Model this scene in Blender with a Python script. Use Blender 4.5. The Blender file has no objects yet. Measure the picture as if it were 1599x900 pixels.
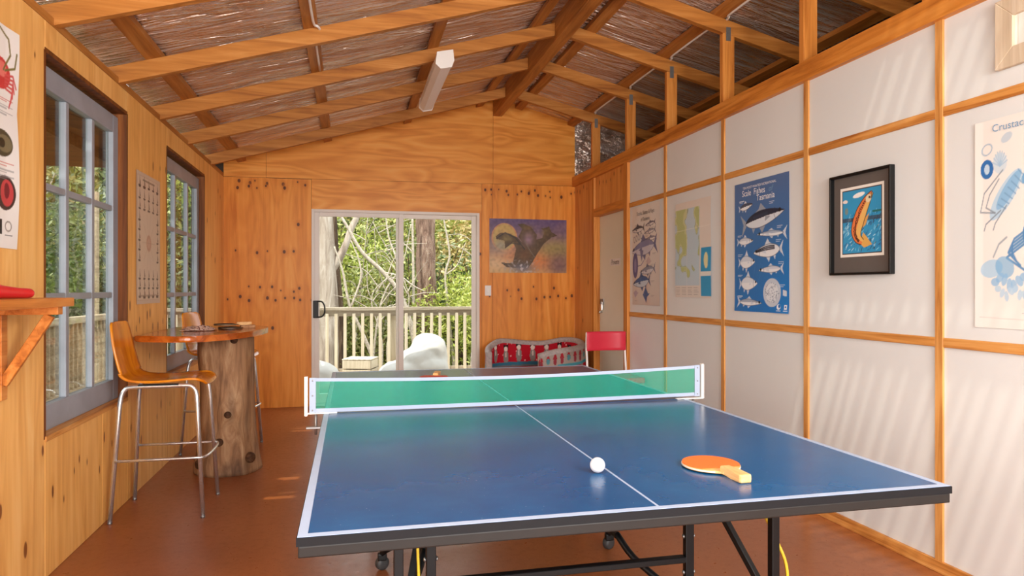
import bpy, bmesh, math, random
import numpy as np
from mathutils import Vector, Matrix, noise

random.seed(7)
rng = np.random.default_rng(11)
scene = bpy.context.scene
COL = scene.collection
PI = math.pi

# ------------------------------------------------------------------ camera, world, sun, large lights, exposure
F_PX, YAW, CAM_H = 1073.0, math.radians(13.2), 1.246
cam_data = bpy.data.cameras.new('camera')
cam_data.sensor_width = 36.0
cam_data.lens = 36.0 * F_PX / 1599.0
cam_data.shift_y = 1.0 / 1599.0
cam_data.clip_start = 0.05
cam = bpy.data.objects.new('camera', cam_data)
COL.objects.link(cam)
cam.location = (0, 0, CAM_H)
cam.rotation_euler = (PI / 2, 0, -YAW)
scene.camera = cam

world = bpy.data.worlds.new('world')
scene.world = world
world.use_nodes = True
bg = world.node_tree.nodes['Background']
bg.inputs['Color'].default_value = (0.93, 0.97, 1.0, 1)
bg.inputs['Strength'].default_value = 3.0

SUN_DIR = Vector((0.48, 0.40, -1.0)).normalized()
sd = bpy.data.lights.new('sun', 'SUN')
sd.energy = 4.8
sd.angle = math.radians(0.6)
sd.color = (1.0, 0.95, 0.86)
sun = bpy.data.objects.new('sun', sd)
COL.objects.link(sun)
sun.rotation_euler = SUN_DIR.to_track_quat('-Z', 'Y').to_euler()
sun.location = (-3, -3, 8)


def area(name, loc, target, sx, sy, power, col=(1, 1, 1)):
    d = bpy.data.lights.new(name, 'AREA')
    d.shape = 'RECTANGLE'
    d.size, d.size_y, d.energy, d.color = sx, sy, power, col
    o = bpy.data.objects.new(name, d)
    COL.objects.link(o)
    o.location = loc
    o.rotation_euler = (Vector(target) - Vector(loc)).to_track_quat('-Z', 'Y').to_euler()
    return o


# fill lamps added at the unseen front opening and left window to brighten the room
area('front_opening_fill', (0.6, -1.45, 1.35), (0.8, 4.0, 1.25), 3.2, 2.1, 105, (1.0, 0.97, 0.93))
area('side_window_fill', (-1.42, 1.0, 1.45), (1.6, 2.2, 1.1), 1.6, 1.6, 40, (1.0, 0.98, 0.95))

# unseen fill lamp added high on the right to lift the left wall
area('left_wall_fill', (1.75, -.4, 2.1), (-1.2, 4.4, 1.3), .8, .8, 62, (1.0, 0.97, 0.92))
# overhead fill lamp added behind the camera, without any fitting of its own
area('overhead_fill', (.35, .35, 2.72), (.35, .35, 0), .25, 1.3, 24, (1.0, 0.96, 0.9))

vs = scene.view_settings
vs.view_transform = 'Standard'
vs.look = 'None'
vs.gamma = 1.0
vs.use_curve_mapping = False
vs.exposure = 0.26
scene.cycles.use_denoising = True
scene.cycles.max_bounces = 10
scene.cycles.diffuse_bounces = 6
scene.cycles.glossy_bounces = 4
scene.cycles.transparent_max_bounces = 24
scene.cycles.sample_clamp_indirect = 6.0


# ------------------------------------------------------------------ materials
def lin(c):
    return tuple((x / 255.0 / 12.92) if x / 255.0 <= 0.04045 else ((x / 255.0 + 0.055) / 1.055) ** 2.4 for x in c)


class NT:
    """small helper around a node tree"""
    def __init__(self, name):
        self.m = bpy.data.materials.new(name)
        self.m.use_nodes = True
        self.t = self.m.node_tree
        self.t.nodes.clear()
        self.out = self.n('ShaderNodeOutputMaterial')

    def n(self, typ, **kw):
        nd = self.t.nodes.new(typ)
        for k, v in kw.items():
            if k.startswith('i_'):
                key = k[2:]
                key = int(key) if key.isdigit() else key.replace('_', ' ')
                self.set(nd.inputs[key], v)
            else:
                setattr(nd, k, v)
        return nd

    def set(self, sock, v):
        if hasattr(v, 'is_output') or isinstance(v, bpy.types.NodeSocket):
            self.t.links.new(v, sock)
        else:
            sock.default_value = v

    def math(self, op, a, b=None, c=None, clamp=False):
        nd = self.n('ShaderNodeMath', operation=op, use_clamp=clamp)
        self.set(nd.inputs[0], a)
        if b is not None:
            self.set(nd.inputs[1], b)
        if c is not None:
            self.set(nd.inputs[2], c)
        return nd.outputs[0]

    def mix(self, f, a, b, blend='MIX'):
        nd = self.n('ShaderNodeMix', data_type='RGBA', blend_type=blend)
        self.set(nd.inputs[0], f)
        for s, v in ((nd.inputs[6], a), (nd.inputs[7], b)):
            self.set(s, v if isinstance(v, bpy.types.NodeSocket) else (*v[:3], 1))
        return nd.outputs[2]

    def ramp(self, f, stops):
        nd = self.n('ShaderNodeValToRGB')
        el = nd.color_ramp.elements
        while len(el) < len(stops):
            el.new(0.5)
        for e, (p, c) in zip(el, stops):
            e.position = p
            e.color = (*c[:3], 1)
        self.set(nd.inputs[0], f)
        return nd.outputs[0]

    def pos(self, scale=(1, 1, 1), obj=False, off=(0, 0, 0)):
        if obj:
            v = self.n('ShaderNodeTexCoord').outputs['Object']
        else:
            v = self.n('ShaderNodeNewGeometry').outputs['Position']
        mp = self.n('ShaderNodeMapping')
        mp.inputs['Scale'].default_value = scale
        mp.inputs['Location'].default_value = off
        self.t.links.new(v, mp.inputs['Vector'])
        return mp.outputs[0]

    def noise(self, vec, scale=1.0, detail=4.0, rough=0.55, dist=0.0):
        nd = self.n('ShaderNodeTexNoise')
        self.set(nd.inputs['Vector'], vec)
        nd.inputs['Scale'].default_value = scale
        nd.inputs['Detail'].default_value = detail
        nd.inputs['Roughness'].default_value = rough
        nd.inputs['Distortion'].default_value = dist
        return nd.outputs[0]

    def bump(self, h, strength=0.3, dist=0.01):
        nd = self.n('ShaderNodeBump')
        nd.inputs['Strength'].default_value = strength
        nd.inputs['Distance'].default_value = dist
        self.set(nd.inputs['Height'], h)
        return nd.outputs[0]

    def principled(self, col, rough=0.5, metal=0.0, spec=0.5, normal=None, coat=0.0, **kw):
        p = self.n('ShaderNodeBsdfPrincipled')
        self.set(p.inputs['Base Color'], col if isinstance(col, bpy.types.NodeSocket) else (*col[:3], 1))
        self.set(p.inputs['Roughness'], rough)
        self.set(p.inputs['Metallic'], metal)
        p.inputs['Specular IOR Level'].default_value = spec
        p.inputs['Coat Weight'].default_value = coat
        if normal is not None:
            self.set(p.inputs['Normal'], normal)
        for k, v in kw.items():
            self.set(p.inputs[k.replace('_', ' ')], v)
        self.t.links.new(p.outputs[0], self.out.inputs[0])
        return p


def plain(name, rgb, rough=0.5, metal=0.0, spec=0.5, var=0.06, nscale=9.0, bump=0.0, coat=0.0):
    k = NT(name)
    c = lin(rgb)
    f = k.noise(k.pos(obj=True), nscale, 4, 0.6)
    col = k.ramp(f, [(0.3, tuple(x * (1 - var) for x in c)), (0.7, tuple(min(1, x * (1 + var)) for x in c))])
    nrm = k.bump(k.noise(k.pos(obj=True), nscale * 6, 3), bump, 0.004) if bump else None
    k.principled(col, rough, metal, spec, nrm, coat)
    return k.m


def wood(name, cols, axis='z', rough=0.45, fine=26.0, long=1.4, spec=0.35, obj=False, knots=None, bands=(), sparse=0.0, coat=0.0, off=(0, 0, 0), figure=0.0, flat=None, kz=.75, kr=.010):
    """cols: dark, mid, light sRGB; grain runs along axis"""
    k = NT(name)
    sc = {'x': (long, fine, fine), 'y': (fine, long, fine), 'z': (fine, fine, long)}[axis]
    v = k.pos(sc, obj, off)
    g = k.noise(v, 1.0, 5, 0.62, 0.6)
    if figure:
        s2 = {'x': (.8, 4.5, 4.5), 'y': (4.5, .8, 4.5), 'z': (4.5, 4.5, .8)}[axis]
        big = k.noise(k.pos(s2, obj, off), 0.8, 2, 0.5, 0.6)
        rings = k.math('FRACT', k.math('MULTIPLY', big, 9.0))
        rings = k.math('ABSOLUTE', k.math('SUBTRACT', rings, 0.5))
        g = k.math('ADD', k.math('MULTIPLY', g, 1 - figure), k.math('MULTIPLY', rings, figure * 1.5))
    d, mi, li = [lin(c) for c in cols]
    col = k.ramp(g, [(0.3, d), (0.52, mi), (0.74, li)])
    blot = k.noise(k.pos((1, 1, 1), obj, off), 1.7, 2)
    col = k.mix(k.math('MULTIPLY', k.math('SUBTRACT', blot, 0.4, clamp=True), 0.9), col, mi)
    if bands or sparse:
        geo = k.n('ShaderNodeNewGeometry')
        sep = k.n('ShaderNodeSeparateXYZ')
        k.t.links.new(geo.outputs['Position'], sep.inputs[0])
        z = sep.outputs[2]
        kd = lin(knots or (70, 30, 12))
        stretch = list({'x': (0.65, 1, 1), 'y': (1, .65, 1), 'z': (1, 1, .65)}[axis])
        if flat is not None:
            stretch[flat] = 0.0
        if bands:
            u = sep.outputs[0] if flat == 1 else sep.outputs[1]
            def rnd(val, seed):
                wn = k.n('ShaderNodeTexWhiteNoise', noise_dimensions='1D')
                k.set(wn.inputs['W'], k.math('ADD', val, seed))
                return wn.outputs['Value']
            for bi, (z0, jz, fr, prob) in enumerate(bands):
                ci = k.math('FLOOR', k.math('MULTIPLY', u, fr))
                h1, h2, h3, h4 = [rnd(ci, 3.17 * q + 17.3 * bi + .37) for q in range(4)]
                cu = k.math('DIVIDE', k.math('ADD', ci, k.math('ADD', .2, k.math('MULTIPLY', h1, .6))), fr)
                cz = k.math('ADD', z0 - jz, k.math('MULTIPLY', h2, 2 * jz))
                du = k.math('SUBTRACT', u, cu)
                dz = k.math('MULTIPLY', k.math('SUBTRACT', z, cz), kz)
                ds = k.math('SQRT', k.math('ADD', k.math('MULTIPLY', du, du), k.math('MULTIPLY', dz, dz)))
                rad = k.math('ADD', .003, k.math('MULTIPLY', h3, kr))
                on = k.math('LESS_THAN', h4, prob)
                spot = k.math('MULTIPLY', k.math('SUBTRACT', 1.0, k.math('DIVIDE', k.math('SUBTRACT', ds, rad), .004), clamp=True), on)
                halo = k.math('MULTIPLY', k.math('SUBTRACT', 1.0, k.math('DIVIDE', ds, k.math('MULTIPLY', rad, 4.5)), clamp=True), on)
                col = k.mix(k.math('MULTIPLY', halo, 0.8), col, d)
                col = k.mix(k.math('MULTIPLY', spot, .9), col, kd)
        if sparse:
            vo = k.n('ShaderNodeTexVoronoi', feature='F1')
            k.t.links.new(k.pos(stretch, off=(3.1, 1.7, 0.4)), vo.inputs['Vector'])
            vo.inputs['Scale'].default_value = 4.3
            cs = k.n('ShaderNodeSeparateColor')
            k.t.links.new(vo.outputs['Color'], cs.inputs[0])
            on = k.math('LESS_THAN', cs.outputs[0], sparse)
            spot = k.math('SUBTRACT', 1.0, k.math('MULTIPLY', k.math('SUBTRACT', vo.outputs['Distance'], 0.05, clamp=True), 22.0, clamp=True), clamp=True)
            halo = k.math('SUBTRACT', 1.0, k.math('MULTIPLY', vo.outputs['Distance'], 4.5), clamp=True)
            col = k.mix(k.math('MULTIPLY', k.math('MULTIPLY', halo, on), 0.55), col, d)
            col = k.mix(k.math('MULTIPLY', spot, on), col, kd)
    nrm = k.bump(g, 0.12, 0.003)
    k.principled(col, rough, 0, spec, nrm, coat)
    return k.m


M = {}
M['ply_left'] = wood('plywood_honey', [(222, 158, 82), (243, 186, 108), (251, 205, 136)], 'z', 0.42, 16, 1.0, 0.3, sparse=0.10, bands=((1.98, .12, 5, .7), (1.55, .05, 5, .7), (.45, .3, 5, .7), (.2, .1, 7, .6), (2.2, .05, 6, .4)), kz=.45, kr=.013, figure=0.16, knots=(120, 64, 28), flat=0)
M['ply_left2'] = wood('plywood_honey_b', [(218, 152, 74), (240, 180, 100), (250, 200, 128)], 'z', 0.42, 18, .9, 0.3, bands=((2.02, .07, 12, .5), (1.08, .10, 16, .8), (.36, .10, 9, .7), (.80, .1, 5, .6)), kz=.35, kr=.006, sparse=0.10, figure=0.12, knots=(110, 58, 26), flat=0, off=(2, 3, 1))
M['ply_back'] = wood('plywood_amber', [(204, 118, 36), (232, 150, 58), (244, 172, 82)], 'z', 0.4, 15, .9, 0.3, bands=((2.35, .02, 12, .75), (2.31, .02, 10, .6), (1.63, .012, 8, .5), (1.24, .03, 9, .6), (1.15, .03, 11, .6), (.55, .3, 3, .5), (1.9, .2, 3, .4)), sparse=0.06, figure=0.14, flat=1)
M['ply_back_h'] = wood('plywood_amber_h', [(212, 130, 46), (238, 160, 70), (247, 182, 96)], 'x', 0.4, 12, 1.0, 0.3, sparse=0.13, figure=0.3, flat=1, off=(1, 0, 4))
M['ply_right'] = wood('plywood_side', [(196, 122, 54), (222, 152, 80), (234, 174, 104)], 'z', 0.4, 20, 1.0, 0.3, bands=((2.35, .03, 10, .6), (1.5, .3, 5, .5), (.6, .3, 5, .5)), kz=.4, kr=.006, figure=0.1, flat=0)
M['rafter'] = wood('hardwood_rafter', [(140, 82, 32), (182, 118, 52), (204, 144, 78)], 'x', 0.5, 22, 1.6, 0.3, sparse=0.06)
M['purlin'] = wood('hardwood_purlin', [(138, 80, 32), (178, 114, 50), (202, 142, 76)], 'y', 0.5, 22, 1.6, 0.3)
M['stud'] = wood('hardwood_stud', [(166, 96, 34), (206, 132, 58), (224, 158, 84)], 'z', 0.5, 26, 1.6, 0.3)
M['plate'] = wood('top_plate_wood', [(160, 88, 28), (208, 132, 54), (226, 158, 80)], 'y', 0.45, 22, 1.5, 0.3)
M['batten_v'] = wood('batten_wood_v', [(164, 98, 40), (210, 150, 82), (226, 176, 112)], 'z', 0.5, 40, 2.0, 0.3)
M['batten_h'] = wood('batten_wood_h', [(160, 92, 34), (208, 144, 74), (224, 170, 104)], 'y', 0.5, 40, 2.0, 0.3)
M['reveal'] = wood('window_reveal_wood', [(70, 36, 12), (118, 64, 24), (150, 90, 40)], 'z', 0.55, 30, 1.5, 0.3)
M['white_panel'] = plain('white_wall_panel', (219, 222, 223), 0.5, 0, 0.4, 0.015, 2.0)
M['white_door'] = plain('cream_door_paint', (226, 223, 206), 0.45, 0, 0.4, 0.02, 2.0)
M['alu'] = plain('painted_aluminium', (222, 214, 206), 0.4, 0.0, 0.5, 0.02, 6)
M['sash'] = plain('blue_grey_paint', (148, 154, 164), 0.38, 0, 0.5, 0.12, 5, 0.05)
M['black'] = plain('black_plastic', (10, 10, 11), 0.45, 0, 0.35)
M['metal'] = plain('galvanised_steel', (150, 150, 150), 0.4, 0.85, 0.5, 0.1, 30)
M['chrome'] = plain('chrome_tube', (226, 226, 226), 0.26, 0.85, 0.5, 0.02, 4)
M['white_plastic'] = plain('white_plastic', (232, 228, 224), 0.4, 0, 0.5, 0.01)
M['white_paint'] = plain('white_enamel', (236, 234, 230), 0.3, 0, 0.5, 0.01)
M['concrete_dark'] = plain('dark_cladding', (60, 48, 40), 0.8)

# floor: sealed brown cork / vinyl
k = NT('brown_floor')
f1 = k.noise(k.pos(), 1.3, 3, 0.5)
f2 = k.noise(k.pos(), 160, 2, 0.7)
f3 = k.noise(k.pos((1, 1, 1)), 26, 5, 0.7)
c = k.ramp(f1, [(0.3, lin((142, 80, 42))), (0.7, lin((162, 96, 54)))])
c = k.mix(k.math('MULTIPLY', k.math('SUBTRACT', f2, 0.55, clamp=True), 3.0, clamp=True), c, lin((176, 114, 70)))
c = k.mix(k.math('MULTIPLY', k.math('SUBTRACT', f3, 0.5, clamp=True), 1.8, clamp=True), c, lin((116, 62, 32)))
k.principled(c, k.math('ADD', 0.2, k.math('MULTIPLY', f3, 0.22)), 0, 0.45, k.bump(f2, 0.05, 0.002))
M['floor'] = k.m

# crumpled reflective roof foil
k = NT('roof_foil')
w1 = k.noise(k.pos((1.2, 7, 3)), 1.6, 2, 0.5, 1.4)
w2 = k.noise(k.pos((5, 34, 12), off=(2, 2, 2)), 1.6, 2, 0.5, 0.6)
w3 = k.noise(k.pos((16, 16, 16)), 2.2, 2, 0.6, 0.8)
h = k.math('ADD', k.math('MULTIPLY', w1, 1.4), k.math('ADD', k.math('MULTIPLY', w2, 0.35), k.math('MULTIPLY', w3, 0.2)))
col = k.ramp(w1, [(0.35, lin((214, 190, 172))), (0.65, lin((248, 240, 232)))])
k.principled(col, 0.22, 0.7, 0.5, k.bump(h, 1.0, 0.05))
M['foil'] = k.m

# thin window glass
def glass(name, tint, refl=0.08, rough=0.0):
    k = NT(name)
    tr = k.n('ShaderNodeBsdfTransparent')
    tr.inputs[0].default_value = (*tint, 1)
    gl = k.n('ShaderNodeBsdfGlossy')
    gl.inputs['Roughness'].default_value = rough
    lw = k.n('ShaderNodeLayerWeight')
    lw.inputs['Blend'].default_value = 0.35
    ms = k.n('ShaderNodeMixShader')
    k.set(ms.inputs[0], k.math('MULTIPLY', lw.outputs['Fresnel'], refl * 4, clamp=True))
    k.t.links.new(tr.outputs[0], ms.inputs[1])
    k.t.links.new(gl.outputs[0], ms.inputs[2])
    k.t.links.new(ms.outputs[0], k.out.inputs[0])
    return k.m


M['glass'] = glass('window_glass', (0.97, 0.98, 0.97), 0.003)
M['glass_old'] = glass('old_window_glass', (0.9, 0.92, 0.9), 0.06, 0.02)
M['skylight'] = glass('streak_roof_sheet', (0.4, 0.4, 0.38), 0.05)
M['vcol'] = None
k = NT('printed_colour')
at = k.n('ShaderNodeAttribute', attribute_name='Col')
k.principled(at.outputs['Color'], 0.45, 0, 0.4)
M['print'] = k.m
k = NT('printed_fabric')
at = k.n('ShaderNodeAttribute', attribute_name='Col')
k.principled(at.outputs['Color'], 0.9, 0, 0.15, k.bump(k.noise(k.pos(), 400, 2), 0.2, 0.002))
M['fabric_print'] = k.m


# ------------------------------------------------------------------ geometry helpers
def put(o, parent=None):
    COL.objects.link(o)
    if parent is not None:
        o.parent = parent
    return o


def mesh_obj(name, verts, faces, mat, parent=None, smooth=False, loc=(0, 0, 0)):
    me = bpy.data.meshes.new(name)
    me.from_pydata([tuple(v) for v in verts], [], faces)
    me.update()
    if smooth:
        me.polygons.foreach_set('use_smooth', [True] * len(me.polygons))
    if mat is not None:
        me.materials.append(mat)
    o = bpy.data.objects.new(name, me)
    o.location = loc
    return put(o, parent)


def bm_obj(name, bm, mat, parent=None, smooth=False, loc=(0, 0, 0)):
    bmesh.ops.recalc_face_normals(bm, faces=bm.faces)
    me = bpy.data.meshes.new(name)
    bm.to_mesh(me)
    bm.free()
    if smooth:
        me.polygons.foreach_set('use_smooth', [True] * len(me.polygons))
    if mat is not None:
        me.materials.append(mat)
    o = bpy.data.objects.new(name, me)
    o.location = loc
    return put(o, parent)


def empty(name, loc=(0, 0, 0), rz=0.0):
    o = bpy.data.objects.new(name, None)
    o.empty_display_size = 0.1
    o.location = loc
    o.rotation_euler = (0, 0, rz)
    return put(o)


def tag(o, label=None, cat=None, group=None, kind=None):
    if label:
        o['label'] = label
    if cat:
        o['category'] = cat
    if group:
        o['group'] = group
    if kind:
        o['kind'] = kind
    return o


def box(name, x0, x1, y0, y1, z0, z1, mat, parent=None, bevel=0.0, seg=2):
    c = Vector(((x0 + x1) / 2, (y0 + y1) / 2, (z0 + z1) / 2))
    s = (abs(x1 - x0), abs(y1 - y0), abs(z1 - z0))
    bm = bmesh.new()
    bmesh.ops.create_cube(bm, size=1)
    bmesh.ops.scale(bm, vec=s, verts=bm.verts)
    if bevel:
        bmesh.ops.bevel(bm, geom=bm.edges[:], offset=min(bevel, min(s) * 0.45), segments=seg, affect='EDGES', profile=0.6)
    return bm_obj(name, bm, mat, parent, False, c)


def prism(name, pts, axis, a0, a1, mat, parent=None, bevel=0.0, smooth=False):
    """extrude a 2D polygon: axis 'x' -> pts are (y,z); 'y' -> (x,z); 'z' -> (x,y)"""
    def v3(p, a):
        return {'x': (a, p[0], p[1]), 'y': (p[0], a, p[1]), 'z': (p[0], p[1], a)}[axis]
    bm = bmesh.new()
    A = [bm.verts.new(v3(p, a0)) for p in pts]
    B = [bm.verts.new(v3(p, a1)) for p in pts]
    n = len(pts)
    bm.faces.new(A)
    bm.faces.new(B[::-1])
    for i in range(n):
        bm.faces.new((A[i], B[i], B[(i + 1) % n], A[(i + 1) % n]))
    if bevel:
        es = [e for e in bm.edges if abs(({'x': 0, 'y': 1, 'z': 2}[axis] == 0) * (e.verts[0].co.x - e.verts[1].co.x) + ({'x': 0, 'y': 1, 'z': 2}[axis] == 1) * (e.verts[0].co.y - e.verts[1].co.y) + ({'x': 0, 'y': 1, 'z': 2}[axis] == 2) * (e.verts[0].co.z - e.verts[1].co.z)) < 1e-6]
        bmesh.ops.bevel(bm, geom=es, offset=bevel, segments=3, affect='EDGES', profile=0.5)
    return bm_obj(name, bm, mat, parent, smooth)


def catmull(pts, n=6, closed=False):
    P = [Vector(p) for p in pts]
    out = []
    m = len(P)
    rngi = range(m) if closed else range(m - 1)
    for i in rngi:
        p0 = P[(i - 1) % m] if closed or i > 0 else P[0] * 2 - P[1]
        p1, p2 = P[i], P[(i + 1) % m]
        p3 = P[(i + 2) % m] if closed or i + 2 < m else P[-1] * 2 - P[-2]
        for j in range(n):
            t = j / n
            out.append(0.5 * ((2 * p1) + (p2 - p0) * t + (2 * p0 - 5 * p1 + 4 * p2 - p3) * t * t + (3 * p1 - p0 - 3 * p2 + p3) * t ** 3))
    if not closed:
        out.append(P[-1])
    return out


def tube_data(pts, r, sides=8, closed=False, cap=True):
    P = [Vector(p) for p in pts]
    R = r if isinstance(r, (list, tuple)) else [r] * len(P)
    n = len(P)
    verts, faces = [], []
    T = []
    for i in range(n):
        a = P[(i - 1) % n] if (closed or i > 0) else P[i]
        b = P[(i + 1) % n] if (closed or i < n - 1) else P[i]
        T.append((b - a).normalized())
    up = Vector((0, 0, 1)) if abs(T[0].z) < 0.9 else Vector((1, 0, 0))
    u = T[0].cross(up).normalized()
    for i in range(n):
        u = (u - T[i] * u.dot(T[i]))
        u = u.normalized() if u.length > 1e-6 else T[i].orthogonal().normalized()
        w = T[i].cross(u)
        for j in range(sides):
            a = 2 * PI * j / sides
            verts.append(P[i] + (u * math.cos(a) + w * math.sin(a)) * R[i])
    for i in range(n if closed else n - 1):
        i2 = (i + 1) % n
        for j in range(sides):
            j2 = (j + 1) % sides
            faces.append((i * sides + j, i * sides + j2, i2 * sides + j2, i2 * sides + j))
    if cap and not closed:
        faces.append(tuple(range(sides))[::-1])
        faces.append(tuple((n - 1) * sides + j for j in range(sides)))
    return verts, faces


def tube(name, pts, r, mat, parent=None, sides=8, closed=False, smooth=True):
    v, f = tube_data(pts, r, sides, closed)
    return mesh_obj(name, v, f, mat, parent, smooth)


def bar(name, a, b, w, d, mat, parent=None, bevel=0.002):
    """rectangular bar from a to b, w wide (horizontal), d deep"""
    a, b = Vector(a), Vector(b)
    L = (b - a).length
    bm = bmesh.new()
    bmesh.ops.create_cube(bm, size=1)
    bmesh.ops.scale(bm, vec=(w, d, L), verts=bm.verts)
    if bevel:
        bmesh.ops.bevel(bm, geom=bm.edges[:], offset=bevel, segments=1, affect='EDGES')
    q = (b - a).to_track_quat('Z', 'Y')
    o = bm_obj(name, bm, mat, parent, False, (a + b) / 2)
    o.rotation_euler = q.to_euler()
    return o


def lathe(name, prof, mat, parent=None, seg=24, loc=(0, 0, 0), smooth=True, rot=None):
    verts, faces = [], []
    for (r, z) in prof:
        for j in range(seg):
            a = 2 * PI * j / seg
            verts.append((r * math.cos(a), r * math.sin(a), z))
    for i in range(len(prof) - 1):
        for j in range(seg):
            j2 = (j + 1) % seg
            faces.append((i * seg + j, i * seg + j2, (i + 1) * seg + j2, (i + 1) * seg + j))
    faces.append(tuple(range(seg))[::-1])
    faces.append(tuple((len(prof) - 1) * seg + j for j in range(seg)))
    o = mesh_obj(name, verts, faces, mat, parent, smooth, loc)
    if rot:
        o.rotation_euler = rot
    return o


def copy_tree(o, parent=None):
    c = o.copy()
    COL.objects.link(c)
    c.parent = parent
    for ch in list(o.children):
        copy_tree(ch, c)
    return c


FONT_CACHE = {}


def text(name, s, size, mat, parent, x, y, z=0.0015, align='LEFT', shear=0.0, squeeze=1.0):
    cu = bpy.data.curves.new('lettering_curve', 'FONT')
    cu.body = s
    cu.size = size
    cu.align_x = align
    cu.shear = shear
    cu.resolution_u = 3
    o = bpy.data.objects.new('tmp', cu)
    COL.objects.link(o)
    dg = bpy.context.evaluated_depsgraph_get()
    me = bpy.data.meshes.new_from_object(o.evaluated_get(dg))
    bpy.data.objects.remove(o)
    me.materials.clear()
    me.materials.append(mat)
    t = bpy.data.objects.new(name, me)
    t.location = (x, y, z)
    t.scale = (squeeze, 1, 1)
    return put(t, parent)


XL, XR, YB = -1.275, 2.52, 7.565
YF = -1.6                       # front wall, behind the camera
WALL_H = 2.40


def z_left(x):                  # underside of the left rafters
    return 2.41 + 0.288 * (x - XL)


RIDGE_X = 1.605


def z_right(x):
    return 3.239 - 0.25 * (x - RIDGE_X)


def z_under(x):
    return z_left(x) if x < RIDGE_X else z_right(x)


# ------------------------------------------------------------------ structure: floor
fl = box('floor', XL - 0.1, XR + 0.08, YF, YB + 0.08, -0.12, 0.0, M['floor'])
tag(fl, 'polished mottled brown floor under the table tennis table', 'floor', kind='structure')

# ------------------------------------------------------------------ structure: left wall
W1 = (3.32, 4.43, 0.60, 2.27)
W2 = (5.32, 6.615, 0.62, 2.255)
W3 = (0.2, 1.8, 0.60, 2.27)
wl = empty('wall_left')
tag(wl, 'honey plywood wall with two blue-grey paned windows', 'wall', kind='structure')
T = 0.012
def sheet_left(y0, y1, z0, z1, mat=None):
    return box('plywood_sheet', XL - T, XL, y0 + .0012, y1 - .0012, z0 + .0012, z1 - .0012, mat or M['ply_left'], wl, 0.0015, 1)
sheet_left(YF, 0.2, 0, WALL_H)
sheet_left(0.2, 1.8, 0, W3[2]); sheet_left(0.2, 1.8, W3[3], WALL_H)
sheet_left(1.8, 2.02, 0, WALL_H)
sheet_left(2.02, 3.32, 0, WALL_H)
sheet_left(3.32, 4.02, 0, W1[2], M['ply_left2']); sheet_left(4.02, 4.43, 0, W1[2], M['ply_left2'])
sheet_left(3.32, 4.43, W1[3], WALL_H)
sheet_left(4.43, 5.32, 0, WALL_H, M['ply_left2'])
sheet_left(5.32, 6.615, 0, W2[2], M['ply_left2']); sheet_left(5.32, 6.615, W2[3], WALL_H)
sheet_left(6.615, YB, 0, WALL_H)
# framing core and outside cladding behind the sheets
def core_left(y0, y1, z0, z1):
    box('wall_core', XL - 0.11, XL - T, y0, y1, z0, z1, M['concrete_dark'], wl)
core_left(YF, 0.2, 0, WALL_H); core_left(0.2, 1.8, 0, .6); core_left(0.2, 1.8, 2.27, WALL_H)
core_left(1.8, 3.32, 0, WALL_H); core_left(3.32, 4.43, 0, .6); core_left(3.32, 4.43, 2.27, WALL_H)
core_left(4.43, 5.32, 0, WALL_H); core_left(5.32, 6.615, 0, .62); core_left(5.32, 6.615, 2.255, WALL_H)
core_left(6.615, YB + .1, 0, WALL_H)


def window(name, y0, y1, z0, z1, ym, zm, label):
    w = empty(name)
    tag(w, label, 'window', kind='structure')
    r = 0.02
    # timber reveal
    box('window_reveal', XL - .105, XL + .001, y1 - r * .4, y1 + r * .6, z0, z1, M['reveal'], w)
    box('window_reveal', XL - .105, XL + .001, y0 - r * .6, y0 + r * .4, z0, z1, M['reveal'], w)
    box('window_reveal', XL - .105, XL + .001, y0, y1, z1 - r * .4, z1 + r * .6, M['reveal'], w)
    box('window_sill', XL - .105, XL + .006, y0, y1, z0 - r * .6, z0 + r * .6, M['batten_h'], w, .003)
    xa, xb = XL - 0.085, XL - 0.045          # sash
    a, b, c, d = y0 + .008, y1 - .008, z0 + .012, z1 - .03
    sw = 0.085
    box('sash_stile', xa, xb, a, a + sw, c, d, M['sash'], w, .004)
    box('sash_stile', xa, xb, b - sw, b, c, d, M['sash'], w, .004)
    box('sash_rail', xa, xb, a + sw, b - sw, d - .10, d, M['sash'], w, .004)
    box('sash_rail', xa, xb, a + sw, b - sw, c, c + .115, M['sash'], w, .004)
    ys = [a + sw] + ym + [b - sw]
    zs = [c + .115] + zm + [d - .10]
    for y in ym:
        box('muntin', xa + .004, xb - .004, y - .02, y + .02, zs[0], zs[-1], M['sash'], w, .006)
    for z in zm:
        box('muntin', xa + .006, xb - .006, ys[0], ys[-1], z - .016, z + .016, M['sash'], w, .005)
    for i in range(len(ys) - 1):
        for j in range(len(zs) - 1):
            box('pane', (xa + xb) / 2 - .008, (xa + xb) / 2 - .005, ys[i], ys[i + 1], zs[j], zs[j + 1], M['glass_old'], w)
    return w


window('window_1', *W1, [3.70, 4.04], [1.21, 1.705], 'nine-pane blue-grey wooden window beside the wall shelf')
window('window_2', *W2, [5.78, 6.20], [1.20, 1.70], 'nine-pane blue-grey wooden window behind the round bar table')
window('window_3', *W3, [0.72, 1.28], [1.21, 1.705], 'unseen blue-grey paned window before the wall shelf, added to let in light')  # out of view; put in to light the near end of the room

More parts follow.
